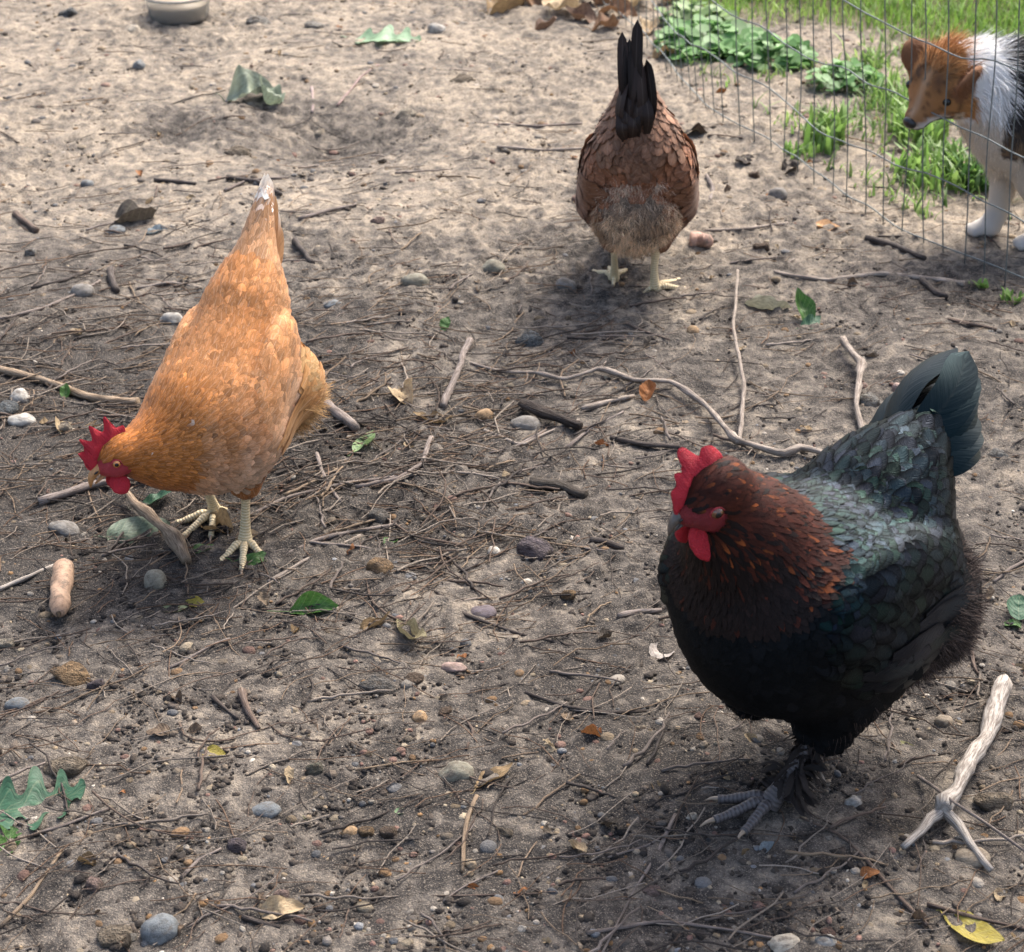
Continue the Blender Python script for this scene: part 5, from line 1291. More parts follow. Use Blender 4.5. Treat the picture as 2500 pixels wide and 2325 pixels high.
def head_parts(root, B, o, comb, comb_thick, beak_mat, beak=(0.030, 0.008), wattle=(0.014, 0.010), flop=0.0, eye_r=0.0048, lobe=True, iris=None, sc=1.0, m_lobe=None, bsc=1.0):
    """beak, comb, wattles, ear lobes and eyes in the head frame B (columns forward, left, up)"""
    T = lambda x, y, z: o + B @ (np.array([x, y, z]) * sc)
    acc = Acc()
    TB = lambda x, y, z: T(0.014 + (x - 0.014) * bsc, y * bsc, z * bsc)
    up = resample(np.array([TB(0.010, 0, 0.003), TB(0.026, 0, 0.0035), TB(0.036, 0, -0.0005), TB(0.0425, 0, -0.0085)]), 10)
    V, F, U = tube(up, np.array([0.0085, 0.0082, 0.0076, 0.0070, 0.0063, 0.0055, 0.0046, 0.0036, 0.0024, 0.0008]) * sc * bsc, 10, flat=0.85); acc.add(V, F, (1, 1, 1), U)
    bk = obj('beak', acc.data('beak', [beak_mat]), root)
    acc = Acc(); lo = resample(np.array([TB(0.012, 0, -0.004), TB(0.026, 0, -0.0065), TB(0.036, 0, -0.0085)]), 8)
    V, F, U = tube(lo, np.linspace(0.0066, 0.0012, 8) * sc * bsc, 10, flat=0.6); acc.add(V, F, (1, 1, 1), U)
    obj('lower_mandible', acc.data('lower_mandible', [beak_mat]), bk)
    acc = Acc()
    for s in (-1, 1):
        V, F = lathe_ellipsoid(TB(0.0285, s * 0.0062, 0.0035), np.array([0.003, 0.0012, 0.0012]) * sc * bsc, B, 8, 6); acc.add(V, F)
    obj('nostril', acc.data('nostril', [m_pupil]), bk)
    V, F = comb_mesh(B, o, np.array(comb) * sc, comb_thick, flop * sc, 0.01 * sc)
    obj('comb', mesh_data('comb', V, F, None, None, True, [m_comb]), root)
    for s in (-1, 1):
        V, F = lathe_ellipsoid(T(0.016, s * 0.0090, -0.022), np.array([wattle[1], 0.0032, wattle[0]]) * sc, B @ np.array(Matrix.Rotation(0.25 * s, 3, 'X')), 14, 10)
        V = V + 0.0006 * np.stack([np.sin(V[:, 2] * 900), np.sin(V[:, 0] * 700), 0 * V[:, 0]], -1)
        obj('wattle', mesh_data('wattle', V, F, None, None, True, [m_comb]), root)
        if lobe:
            V, F = lathe_ellipsoid(T(-0.0125, s * 0.0172, -0.0125), np.array([0.0052, 0.0030, 0.0088]) * sc, B, 12, 8)
            obj('ear_lobe', mesh_data('ear_lobe', V, F, None, None, True, [m_lobe or m_comb]), root)
        e = T(0.006, s * 0.0178, 0.003)
        V, F = lathe_ellipsoid(e, np.array([eye_r] * 3) * sc, B, 14, 10)
        ey = obj('eye', mesh_data('eye', V, F, None, None, True, [iris or m_iris]), root)
        nrm = norm(B @ np.array([0.28, s * 1.0, 0.05]))
        Bp = frame_of(nrm, B[:, 2])
        V, F = lathe_ellipsoid(e + nrm * eye_r * 0.78 * sc, np.array([0.0012, 0.0024, 0.0024]) * sc, Bp, 12, 8)
        obj('pupil', mesh_data('pupil', V, F, None, None, True, [m_pupil]), ey)
        acc = Acc()   # eyelid ring
        a = np.linspace(0, 6.2832, 19)
        c = e + nrm * 0.0018 * sc + (Bp[:, 1:2] * np.cos(a) * 0.0050 * sc + Bp[:, 2:3] * np.sin(a) * 0.0043 * sc).T
        V, F, U = tube(c, 0.0008 * sc, 6, cap=False); acc.add(V, F, (1, 1, 1), U)
        obj('eyelid', acc.data('eyelid', [m_face]), ey)

def add_head(sd, o, B, sc=1.0, neck_flow=None, k=0.012):
    T = lambda x, y, z: o + B @ (np.array([x, y, z]) * sc)
    fl = -B[:, 0] * 0.9 - B[:, 2] * 0.25 if neck_flow is None else neck_flow
    sd.ell(T(-0.004, 0, 0.002), np.array([0.023, 0.0175, 0.0185]) * sc, B[:, 0], B[:, 2], k=k, flow=fl, reg='crown', fl=0.012, fw=0.0028)
    sd.ell(T(0.010, 0, 0.000), np.array([0.016, 0.0145, 0.0125]) * sc, B[:, 0], B[:, 2], k=0.008, flow=fl, reg='face', fl=0.01, fw=0.003)
    for s in (-1, 1):
        sd.ell(T(0.002, s * 0.0128, -0.002), np.array([0.0175, 0.0072, 0.0135]) * sc, B[:, 0], B[:, 2], k=0.005, flow=fl, reg='face', fl=0.01, fw=0.003)

def tail_feathers(root, specs, mat, parent_name='tail'):
    t = empty(parent_name, (0, 0, 0)); t.parent = root; t.matrix_parent_inverse = Matrix.Identity(4)
    for sp in specs:
        V, F, C, U = blade(**sp)
        obj('tail_feather', mesh_data('tail_feather', V, F, C, U, True, [mat]), t)

def wing_feathers(root, sd, side, rows, mat, name='wing'):
    """rows of flight feathers lying along the folded wing: each row = (start points, direction, length, width, colour)"""
    acc = Acc()
    for P0, D, ln, wd, col, tilt in rows:
        P0 = np.array(P0, float); n = len(P0)
        A = plumage(sd, P0, ln, wd, col, tilt, lift0=0.004, cup=0.10, jit=0.03, flow=np.broadcast_to(norm(np.array(D, float)), (n, 3)).copy(), tip=0.8)
        acc.add(A[0], A[1], A[2], A[3])
    return obj(name, acc.data(name, [mat]), root)

vary = lambda n, s=0.15: np.exp(rng.normal(0, s, (n, 1)))
# ---- the tan hen pecking at the left
def red_hen():
    a = R(12); hd = (-math.sin(a), -math.cos(a))
    loc = gat(550, 1325)
    s = SDF()
    ax = np.array([0.80, 0, -0.60])                       # trunk tips forward
    s.ell((-0.005, 0.010, 0.222), (0.106, 0.069, 0.067), ax, k=0.05, flow=-ax, reg='back', fl=0.028, fw=0.0072)
    s.ell((0.035, 0.008, 0.186), (0.070, 0.074, 0.062), ax, k=0.06, flow=(-0.75, 0, -0.25), reg='breast', fl=0.024, fw=0.0062)
    s.ell((-0.080, 0.018, 0.284), (0.068, 0.042, 0.044), ax, k=0.05, flow=(-0.8, 0, 0.55), reg='saddle', fl=0.032, fw=0.0070)
    s.ell((-0.078, 0.060, 0.196), (0.056, 0.054, 0.054), k=0.04, flow=(-0.7, 0.1, -0.3), reg='fluff', fl=0.026, fw=0.007)
    s.ell((-0.060, -0.020, 0.185), (0.066, 0.05, 0.06), k=0.05, flow=(-0.7, -0.1, -0.3), reg='fluff', fl=0.026, fw=0.007)
    s.cone((-0.108, 0.020, 0.308), (-0.192, 0.020, 0.418), 0.037, 0.006, k=0.05, flow=(-0.62, 0, 0.76), reg='tail_base', fl=0.052, fw=0.0080)
    for q in (-1, 1):
        s.ell((-0.018, 0.012 + q * (0.064 if q > 0 else 0.053), 0.226), (0.098, 0.020, 0.054), ax, k=0.009, flow=-ax + np.array([0, 0, -0.02]), reg='wing', fl=0.038, fw=0.0105)
        s.cone((0.0, q * 0.042, 0.160), (0.006, q * 0.038, 0.098), 0.044, 0.018, k=0.03, flow=(-0.25, 0, -1), reg='thigh', fl=0.022, fw=0.0055)
    ho = np.array([0.130, -0.074, 0.192])
    B = frame_of(np.array([0.62, -0.62, -0.42]), (0.12, -0.36, 0.92))
    s.cone((0.050, -0.006, 0.200), (0.090, -0.038, 0.184), 0.049, 0.034, k=0.04, flow=(-0.75, 0.55, -0.05), reg='neck', fl=0.032, fw=0.0042)
    s.cone((0.090, -0.038, 0.184), ho - B[:, 0] * 0.008 + np.array([0, 0, -0.002]), 0.034, 0.021, k=0.03, flow=(-0.62, 0.62, -0.12), reg='neck', fl=0.026, fw=0.0034)
    add_head(s, ho, B, 1.12)
    def color(q, part):
        n = len(q); v = vary(n, 0.19)
        orange, tan, pale = np.array([0.53, 0.215, 0.068]), np.array([0.50, 0.25, 0.112]), np.array([0.70, 0.49, 0.33])
        if part == 'neck_hackles':
            nk = np.clip(s.weights(q, 0.022)[:, -6:].sum(1) * 1.15, 0, 1)[:, None]
            return (np.array([0.42, 0.140, 0.028]) * nk + orange * (1 - nk)) * v
        t = (0.15 + 0.75 * sstep(-0.06, -0.13, q[:, 0]) + 0.30 * fbm(q[:, 0] * 14, q[:, 1] * 14, 2, 9, q[:, 2] * 14)).clip(0, 1)[:, None]
        c = orange * (1 - t) + tan * t
        low = sstep(0.245, 0.16, q[:, 2] + 0.15 * q[:, 0] + 0.03 * fbm(q[:, 0] * 25, q[:, 1] * 25, 2, 5))[:, None]
        c = c * (1 - 0.8 * low) + pale * 0.8 * low
        if part == 'thigh_feathers': c = np.array([0.40, 0.155, 0.05]) + 0 * q
        if part == 'tail_coverts':
            w_ = sstep(0.365, 0.405, q[:, 2] + rng.normal(0, 0.008, n))[:, None]; c = tan * (1 - w_) + np.array([0.86, 0.78, 0.66]) * w_
        if part == 'abdomen_feathers': c = np.array([0.56, 0.33, 0.14]) + 0 * q
        nk = np.clip(s.weights(q, 0.022)[:, -6:].sum(1), 0, 1)[:, None]; c = c * (1 - nk) + np.array([0.46, 0.165, 0.035]) * nk
        if part == 'wing_coverts': c = c * 0.75 + np.array([0.60, 0.34, 0.165]) * 0.25
        return c * v
    def tip(q, part, g):
        if part == 'neck_hackles':
            w = (rng.random(len(q)) < 0.006 + 0.03 * sstep(0.07, 0.03, q[:, 0]))[:, None]
            return np.where(w, np.array([0.72, 0.55, 0.42]), g * np.array([1.25, 1.35, 1.4]))
        return g * np.array([1.22, 1.32, 1.45]) if part in ('back_feathers', 'breast_feathers', 'wing_coverts', 'tail_coverts') else g * np.array([1.1, 1.15, 1.2])
    fm = feather_mat('tan_feather', 0.65, 0.2, shaft=0.8, edge=0.45, sheen=0.1, streak=0.55, trans=0.22)
    S = dict(sdf=s, m_under=m_under, m_shank=m_shank, m_fluff=fm, m_feather={'default': fm}, color=color, tip=tip, tip_from=0.55,
             roots=90000, scale=0.92, marks=[ho + B @ np.array([0.0425, 0, -0.0085]), ho + B @ np.array([0.005, 0.0158, 0.003]), ho + B @ np.array([0,0,.045])], space=0.80, jit=0.14,
             legs=[dict(hock=(0.000, 0.036, 0.102), foot=(0.004, 0.030, 0.0), head=(0.95, 0.25), r=0.0074, toes=0.056),
                   dict(hock=(-0.010, -0.036, 0.102), foot=(-0.055, -0.034, 0.0), head=(0.9, -0.35), r=0.0072, toes=0.056)],
             plumage=[('back_feathers', ['back', 'saddle']), ('breast_feathers', ['breast']), ('abdomen_feathers', ['fluff']), ('tail_coverts', ['tail_base']),
                      ('wing_coverts', ['wing']), ('thigh_feathers', ['thigh']), ('neck_hackles', ['neck', 'crown'])],
             tilt={'abdomen_feathers': 0.22, 'neck_hackles': 0.07, 'back_feathers': 0.09, 'wing_coverts': 0.07, 'tail_coverts': 0.05},
             fluff=[('abdomen_down', lambda q, r_: np.isin(r_, ['fluff']) & (q[:, 2] < 0.20), 12000, 0.030, 0.00040, lambda q: np.array([0.60, 0.36, 0.15]) * vary(len(q)), dict(rise=0.6, jit=0.3, droop=0.2, clump=0.5))])
    def extras(root, sd, S):
        comb = [(-0.020, 0.012), (-0.026, 0.026), (-0.017, 0.028), (-0.015, 0.048), (-0.004, 0.033), (0.004, 0.050), (0.011, 0.033), (0.021, 0.044), (0.022, 0.028), (0.032, 0.032), (0.029, 0.020), (0.034, 0.012), (0.028, 0.004), (0.010, 0.010)]
        head_parts(root, B, ho, comb, 0.0028, m_beak, wattle=(0.013, 0.0105), sc=1.12)
        sp = []
        for k in range(4):
            for q in (-1, 1):
                t = k / 3.0
                b0 = np.array([-0.125, 0.020 + q * (0.003 + 0.012 * t), 0.325 - 0.012 * t]); e = np.array([-0.200 + 0.012 * t, 0.020 + q * (0.002 + 0.011 * t), 0.440 - 0.060 * t])
                mid = (b0 + e) / 2 + np.array([-0.002, q * 0.006, -0.002])
                white = (k == 0) or (k == 2 and q == 1)
                sp.append(dict(path=[b0, mid, e], width=0.011 if k else 0.010, N=(0.65, q * 0.55, 0.35), col=np.array([0.52, 0.29, 0.14]) * rng.uniform(0.85, 1.1),
                               tip_col=(0.88, 0.83, 0.74) if white else (0.60, 0.38, 0.21), tip_from=0.62 if white else 0.8, rnd=rng.random()))
        tail_feathers(root, sp, feather_mat('tan_tail_feather', 0.65, 0.2, shaft=0.3, edge=0.2, streak=0.4, trans=0.5))
        for q in (-1, 1):
            rows = []
            for r_, (z0, ln, wd, n) in enumerate([(0.0, 0.085, 0.0095, 9), (-0.012, 0.105, 0.0100, 8)]):
                t = np.linspace(0, 1, n)[:, None]
                P0 = np.array([0.035, q * 0.09, 0.170 + z0]) * (1 - t) + np.array([-0.055, q * 0.085, 0.222 + z0]) * t
                P0[:, 2] -= 0.012 * np.sin(t[:, 0] * 3.14)
                g = sd.grad(P0); P0 = P0 - g * sd.f(P0)[:, None]
                rows.append((P0, np.array([-0.86, -q * 0.05, 0.40]), ln, wd, np.array([0.53, 0.27, 0.10]) * vary(n, 0.08), 0.05))
            wing_feathers(root, sd, q, rows, fm)
    S['extras'] = [extras]
    return build_hen('hen', 'tan orange hen with white tail tip pecking among the twigs, head lowered', loc, hd, S)
red_hen()
# ---- the brown hen seen from behind
def brown_hen():
    a = R(4); hd = (math.sin(a), math.cos(a))
    loc = gat(1548, 702)
    s = SDF()
    ax = np.array([0.88, 0, -0.47])
    s.ell((0.02, 0, 0.215), (0.130, 0.088, 0.082), ax, k=0.05, flow=-ax, reg='back', fl=0.036, fw=0.0105)
    s.ell((0.090, 0, 0.165), (0.085, 0.080, 0.078), ax, k=0.06, flow=(-0.75, 0, -0.25), reg='breast', fl=0.024, fw=0.0066)
    s.ell((-0.066, 0.004, 0.182), (0.070, 0.074, 0.080), k=0.05, flow=(-0.35, 0, -0.9), reg='fluff', fl=0.026, fw=0.0065)
    s.ell((-0.060, 0, 0.275), (0.070, 0.062, 0.052), ax, k=0.045, flow=(-0.75, 0, 0.1), reg='saddle', fl=0.042, fw=0.0120)
    s.cone((-0.072, 0.004, 0.305), (-0.085, 0.010, 0.392), 0.056, 0.024, k=0.04, flow=(-0.25, 0, -0.75), reg='tail_base', fl=0.046, fw=0.0135)
    s.cone((-0.108, 0.008, 0.325), (-0.104, 0.014, 0.440), 0.026, 0.006, k=0.010, flow=(-0.15, 0, 1), reg='plume', fl=0.060, fw=0.0062)
    for q in (-1, 1):
        s.ell((-0.000, q * 0.074, 0.205), (0.115, 0.024, 0.062), ax, k=0.02, flow=(-0.9, -q * 0.15, -0.12), reg='wing', fl=0.048, fw=0.0125)
        s.cone((-0.005, q * 0.045, 0.155), (-0.006, q * 0.040, 0.094), 0.048, 0.020, k=0.03, flow=(-0.25, 0, -1), reg='thigh', fl=0.024, fw=0.006)
    ho = np.array([0.235, 0.0, 0.090])
    B = frame_of((0.6, 0, -0.8), (0.8, 0, 0.6))
    s.cone((0.110, 0, 0.185), (0.180, 0, 0.145), 0.062, 0.042, k=0.05, flow=(-0.8, 0, 0.4), reg='neck', fl=0.032, fw=0.0045)
    s.cone((0.180, 0, 0.145), ho - B[:, 0] * 0.008, 0.042, 0.021, k=0.03, flow=(-0.7, 0, 0.6), reg='neck', fl=0.026, fw=0.0036)
    add_head(s, ho, B)
    def color(q, part):
        n = len(q); v = vary(n, 0.22)
        c = np.array([0.25, 0.105, 0.052]) + 0 * q
        if part == 'neck_hackles': c = np.array([0.24, 0.085, 0.03]) + 0 * q
        if part == 'rump_feathers':
            g = np.array([0.19, 0.145, 0.11]) + 0 * q; t = sstep(0.055, 0.085, np.abs(q[:, 1]))[:, None]
            c = g * (1 - t) + np.array([0.20, 0.085, 0.04]) * t
        if part == 'thigh_feathers': c = np.array([0.21, 0.085, 0.042]) + 0 * q
        if part == 'tail_plumage': return np.array([0.013, 0.009, 0.0075]) * vary(n, 0.5)
        if part == 'tail_coverts': c = np.array([0.26, 0.135, 0.078]) + 0 * q
        return c * v
    fm = feather_mat('brown_feather', 0.6, 0.25, shaft=0.35, edge=0.5, sheen=0.1, streak=0.5, trans=0.15)
    fd = feather_mat('downy_feather', 0.8, 0.1, shaft=0.2, edge=0.2, trans=0.3)
    fb = feather_mat('dark_tail_feather', 0.55, 0.2, shaft=0.15, edge=0.4)
    def dcol(q):
        n = len(q); a_, b_, c_ = np.array([0.90, 0.68, 0.46]), np.array([0.52, 0.36, 0.23]), np.array([0.90, 0.77, 0.64])
        t = fbm(q[:, 1] * 38, q[:, 2] * 38, 2, 8)[:, None]; u = sstep(0.17, 0.24, q[:, 2])[:, None]
        return (np.where(t > 0.1, a_, b_) * (1 - 0.5 * u) + c_ * 0.5 * u) * vary(n, 0.3)
    S = dict(sdf=s, m_under=m_under_dark, m_shank=m_shank, m_fluff=fd, m_feather={'default': fm, 'rump_feathers': fd, 'tail_plumage': fb}, color=color,
             tip=lambda q, part, g: g * (np.array([0.75, 0.7, 0.7]) if part == 'tail_coverts' else np.array([1.15, 1.15, 1.15])), tip_from=0.75,
             roots=80000, space=0.72, jit=0.16, scale=0.88, marks=[(-0.10, 0, 0.50)],
             legs=[dict(hock=(-0.012, 0.038, 0.090), foot=(0.020, 0.036, 0.0), head=(0.98, 0.2), r=0.0075, toes=0.055),
                   dict(hock=(-0.020, -0.036, 0.090), foot=(-0.022, -0.036, 0.0), head=(0.75, -0.65), r=0.0080, toes=0.058)],
             plumage=[('back_feathers', ['back', 'saddle']), ('breast_feathers', ['breast']), ('rump_feathers', ['fluff']), ('tail_coverts', ['tail_base']),
                      ('tail_plumage', ['plume']), ('wing_coverts', ['wing']), ('thigh_feathers', ['thigh']), ('neck_hackles', ['neck', 'crown'])],
             tilt={'rump_feathers': 0.08, 'tail_coverts': 0.16, 'tail_plumage': 0.10, 'back_feathers': 0.12, 'wing_coverts': 0.08},
             fluff=[('rump_down', lambda q, r_: np.isin(r_, ['fluff']) & (q[:, 0] < -0.07) & (np.abs(q[:, 1]) < 0.072) & (q[:, 2] > 0.095), 34000, 0.020, 0.00045, dcol, dict(rise=0.5, jit=0.5, droop=0.25, curl=0.4, clump=1.0))])
    def extras(root, sd, S):
        comb = [(-0.018, 0.012), (-0.022, 0.026), (-0.012, 0.028), (-0.008, 0.040), (0.0, 0.030), (0.008, 0.042), (0.014, 0.030), (0.022, 0.034), (0.026, 0.02), (0.03, 0.008), (0.010, 0.010)]
        head_parts(root, B, ho, comb, 0.0028, m_beak)
        sp = []
        for k in range(20):
            t = k / 19.0; y0 = float(np.clip(rng.normal(0, 0.012), -0.022, 0.022)); y1 = 0.75 * y0 + rng.normal(0, 0.006) + 0.006
            zt = 0.496 - 0.110 * t + rng.normal(0, 0.007)
            b0 = np.array([-0.122 - 0.012 * t, 0.008 + y0, 0.335 - 0.02 * t]); e = np.array([-0.112 - 0.020 * t, 0.008 + y1, zt])
            mid = (b0 + e) / 2 + np.array([-0.014 - 0.012 * t, 0.35 * y0, 0.0])
            sp.append(dict(path=[b0, mid, e], width=rng.uniform(0.0075, 0.0125), N=(-0.85, 14 * y0 + rng.normal(0, 0.45), 0.05), col=np.array([0.016, 0.010, 0.008]) * rng.uniform(0.5, 2.4), rnd=rng.random(), tipv=0.80, base=0.55))
        tail_feathers(root, sp, fb)
        for q in (-1, 1):
            rows = []
            for z0, ln, wd, n in [(0.0, 0.095, 0.0105, 9), (-0.016, 0.110, 0.0105, 8)]:
                t = np.linspace(0, 1, n)[:, None]
                P0 = np.array([0.050, q * 0.10, 0.172 + z0]) * (1 - t) + np.array([-0.045, q * 0.095, 0.232 + z0]) * t
                g = sd.grad(P0); P0 = P0 - g * sd.f(P0)[:, None]
                rows.append((P0, np.array([-0.93, -q * 0.10, -0.05]), ln, wd, np.array([0.20, 0.088, 0.043]) * vary(n, 0.1), 0.04))
            wing_feathers(root, sd, q, rows, fm)
    S['extras'] = [extras]
    return build_hen('hen', 'brown hen with upright black tail seen from behind, pecking beside the wire fence', loc, hd, S)
brown_hen()
# ---- the black hen with copper neck in front
def black_hen():
    a = R(40); hd = (-math.sin(a), -math.cos(a))
    loc = gat(1910, 1885)
    s = SDF()
    ax = np.array([0.97, 0, 0.22])
    s.ell((-0.010, 0, 0.226), (0.112, 0.084, 0.076), ax, k=0.05, flow=-ax, reg='back', fl=0.034, fw=0.0088)
    s.ell((0.045, 0, 0.210), (0.080, 0.086, 0.086), ax, k=0.06, flow=(-0.55, 0, -0.75), reg='breast', fl=0.026, fw=0.0072)
    s.ell((-0.098, 0.004, 0.236), (0.092, 0.064, 0.056), (0.8, 0, -0.6), k=0.05, flow=(-0.85, 0, 0.50), reg='saddle', fl=0.036, fw=0.0090)
    s.ell((-0.110, 0.032, 0.166), (0.080, 0.080, 0.070), k=0.05, flow=(-0.75, 0, -0.5), reg='fluff', fl=0.03, fw=0.008)
    s.ell((-0.010, 0, 0.165), (0.080, 0.076, 0.055), k=0.05, flow=(-0.4, 0, -0.9), reg='belly', fl=0.028, fw=0.007)
    s.cone((-0.135, 0.006, 0.255), (-0.206, 0.010, 0.318), 0.050, 0.012, k=0.05, flow=(-0.72, 0, 0.68), reg='tail_base', fl=0.054, fw=0.0120)
    for q in (-1, 1):
        s.ell((-0.015, q * 0.080, 0.228), (0.112, 0.024, 0.060), ax, k=0.022, flow=(-0.95, 0, -0.22), reg='wing', fl=0.038, fw=0.0105)
        s.cone((-0.010, q * 0.048, 0.165), (0.000, q * 0.042, 0.080), 0.056, 0.022, k=0.04, flow=(-0.3, 0, -1), reg='thigh', fl=0.030, fw=0.0068)
    ho = np.array([0.124, -0.026, 0.362])
    B = frame_of((0.80, -0.30, -0.40), (0.40, -0.10, 0.92))
    s.cone((0.045, -0.004, 0.245), (0.084, -0.014, 0.315), 0.056, 0.040, k=0.05, flow=(-0.55, 0, -0.85), reg='neck', fl=0.042, fw=0.0036)
    s.cone((0.084, -0.014, 0.315), ho - B[:, 0] * 0.008, 0.040, 0.026, k=0.03, flow=(-0.5, 0, -0.9), reg='neck', fl=0.032, fw=0.0028)
    add_head(s, ho, B, 1.3)
    def color(q, part):
        n = len(q); v = vary(n, 0.25)
        blk = np.array([0.0042, 0.0042, 0.0048])
        if part == 'neck_hackles':
            front = sstep(0.085, 0.115, q[:, 0] - 0.30 * (q[:, 2] - 0.36) - 0.35 * q[:, 1])[:, None]
            front = front * sstep(0.36, 0.31, q[:, 2])[:, None]
            low = sstep(0.32, 0.27, q[:, 2] + 0.15 * np.abs(q[:, 1]))[:, None]
            p_ = (0.92 - 0.86 * front) * (1 - 0.70 * low)
            col_ = np.where(rng.random((n, 1)) < p_, np.array([0.044, 0.0095, 0.0045]), np.array([0.010, 0.005, 0.0042])) * v
            return col_
        if part in ('abdomen_feathers',): return np.array([0.010, 0.008, 0.007]) * v
        return blk * v
    fm = feather_mat('black_feather', 0.44, 0.46, (0.40, 0.80, 0.88), shaft=0.0, edge=0.5, rim_rough=True)
    def tip(q, part, g):
        if part != 'neck_hackles': return g
        front = sstep(0.085, 0.115, q[:, 0] - 0.30 * (q[:, 2] - 0.36) - 0.35 * q[:, 1])
        front = front * sstep(0.36, 0.31, q[:, 2]); p_ = (1 - front) * (0.08 + 0.26 * sstep(0.33, 0.27, q[:, 2]))
        return np.where((rng.random(len(q)) < p_)[:, None], np.array([0.15, 0.038, 0.009]) * vary(len(q), 0.3), g)
    fbm_ = feather_mat('matt_black_feather', 0.6, 0.10, (0.6, 0.8, 0.9), shaft=0.0, edge=0.4)
    fn = feather_mat('copper_hackle', 0.6, 0.15, shaft=0.0, edge=0.6)
    fd = feather_mat('black_down', 0.75, 0.2, shaft=0.0, edge=0.2)
    dcol = lambda q: np.array([0.062, 0.044, 0.037]) * vary(len(q), 0.35)
    S = dict(sdf=s, m_under=m_under_dark, m_shank=m_shank_grey, m_face=m_face_dark, m_fluff=fd, m_feather={'default': fm, 'neck_hackles': fn, 'abdomen_feathers': fd, 'breast_feathers': fbm_, 'thigh_feathers': fbm_}, color=color,
             roots=110000, reg_fix=lambda P, reg: np.where((reg == 'neck') & (P[:, 2] + 0.012 * fbm(P[:, 0] * 60, P[:, 1] * 60, 1, 3) < 0.272 - 0.25 * (P[:, 0] - 0.06)), np.where(P[:, 0] < 0.02, 'back', 'breast'), np.where((reg == 'neck') & (P[:, 0] + 0.55 * (P[:, 2] - 0.31) + 0.010 * fbm(P[:, 1] * 60, P[:, 2] * 60, 1, 4) < 0.056), 'back', reg)), tip=tip, tip_from=0.35, space=0.88, jit=0.15, cup=0.05, scale=1.0, marks=[ho + B @ np.array([0.0425, 0, -0.0085]), ho + B @ np.array([0.005, 0.0158, 0.003]), ho + B @ np.array([0, 0, .055]), (-0.29, 0, 0.41)],
             legs=[dict(hock=(0.002, 0.042, 0.095), foot=(0.050, 0.022, 0.0), head=(0.85, -0.45), r=0.0080, toes=0.056, spread=0.5),
                   dict(hock=(-0.060, -0.040, 0.090), foot=(-0.10, -0.040, 0.050), head=(0.4, 0.0), r=0.0080, toes=0.050, lifted=True)],
             plumage=[('back_feathers', ['back', 'saddle']), ('breast_feathers', ['breast', 'belly']), ('abdomen_feathers', ['fluff']), ('tail_coverts', ['tail_base']),
                      ('wing_coverts', ['wing']), ('thigh_feathers', ['thigh']), ('neck_hackles', ['neck', 'crown'])],
             tilt={'abdomen_feathers': 0.25, 'neck_hackles': 0.08, 'back_feathers': 0.13, 'wing_coverts': 0.11, 'tail_coverts': 0.12, 'breast_feathers': 0.08, 'thigh_feathers': 0.2},
             tipshape={'neck_hackles': 0.35},
             fluff=[('abdomen_down', lambda q, r_: np.isin(r_, ['fluff']) & (q[:, 2] < 0.225), 64000, 0.028, 0.00042, dcol, dict(rise=0.6, jit=0.35, droop=0.3, curl=0.3, clump=0.9)),
                    ('thigh_down', lambda q, r_: np.isin(r_, ['thigh', 'belly']) & (q[:, 2] < 0.16) & (q[:, 0] < 0.03), 8000, 0.026, 0.0004, dcol, dict(rise=0.35, jit=0.3, droop=0.6))])
    def extras(root, sd, S):
        comb = [(-0.014, 0.012), (-0.020, 0.020), (-0.017, 0.031), (-0.010, 0.034), (-0.006, 0.030), (0.000, 0.041), (0.006, 0.039), (0.008, 0.029), (0.014, 0.031), (0.017, 0.023), (0.022, 0.022), (0.025, 0.012), (0.026, 0.004), (0.010, 0.010)]
        head_parts(root, B, ho, comb, 0.0034, m_beak_dark, wattle=(0.017, 0.0130), iris=m_iris_dark, flop=-0.006, sc=1.3, bsc=0.78)
        sp = []
        for k in range(7):
            for q in (-1, 1):
                t = k / 6.0
                b0 = np.array([-0.145, q * (0.006 + 0.022 * t), 0.290 - 0.015 * t]); e = np.array([-0.262 + 0.02 * t, 0.008 + q * (0.006 + 0.026 * t), 0.366 - 0.075 * t])
                mid = (b0 + e) / 2 + np.array([-0.004, q * 0.016, 0.012])
                sp.append(dict(path=[b0, mid, e], width=0.019, N=(0.55 + rng.normal(0, 0.12), q * 0.5 + rng.normal(0, 0.15), 0.55), col=np.array([0.0040, 0.0045, 0.0055]) * rng.uniform(0.8, 1.3), rnd=rng.random(), tipv=0.80))
        tail_feathers(root, sp, feather_mat('black_tail_feather', 0.46, 0.30, (0.14, 0.46, 0.56), shaft=0.03, edge=0.5, streak=0.8))
        for q in (-1, 1):
            rows = []
            for z0, ln, wd, n in [(0.0, 0.090, 0.0105, 9), (-0.015, 0.115, 0.0105, 8)]:
                t = np.linspace(0, 1, n)[:, None]
                P0 = np.array([0.060, q * 0.10, 0.195 + z0]) * (1 - t) + np.array([-0.045, q * 0.095, 0.215 + z0]) * t
                g = sd.grad(P0); P0 = P0 - g * sd.f(P0)[:, None]
                rows.append((P0, np.array([-0.97, -q * 0.05, -0.12]), ln, wd, np.array([0.010, 0.010, 0.012]) * vary(n, 0.1), 0.05))
            wing_feathers(root, sd, q, rows, fm)
        # feathered shank and foot
        acc = Acc(); L0 = S['legs'][0]; hk, ft = np.array(L0['hock']), np.array(L0['foot'])
        out = np.array([-0.35, 0.93, 0])
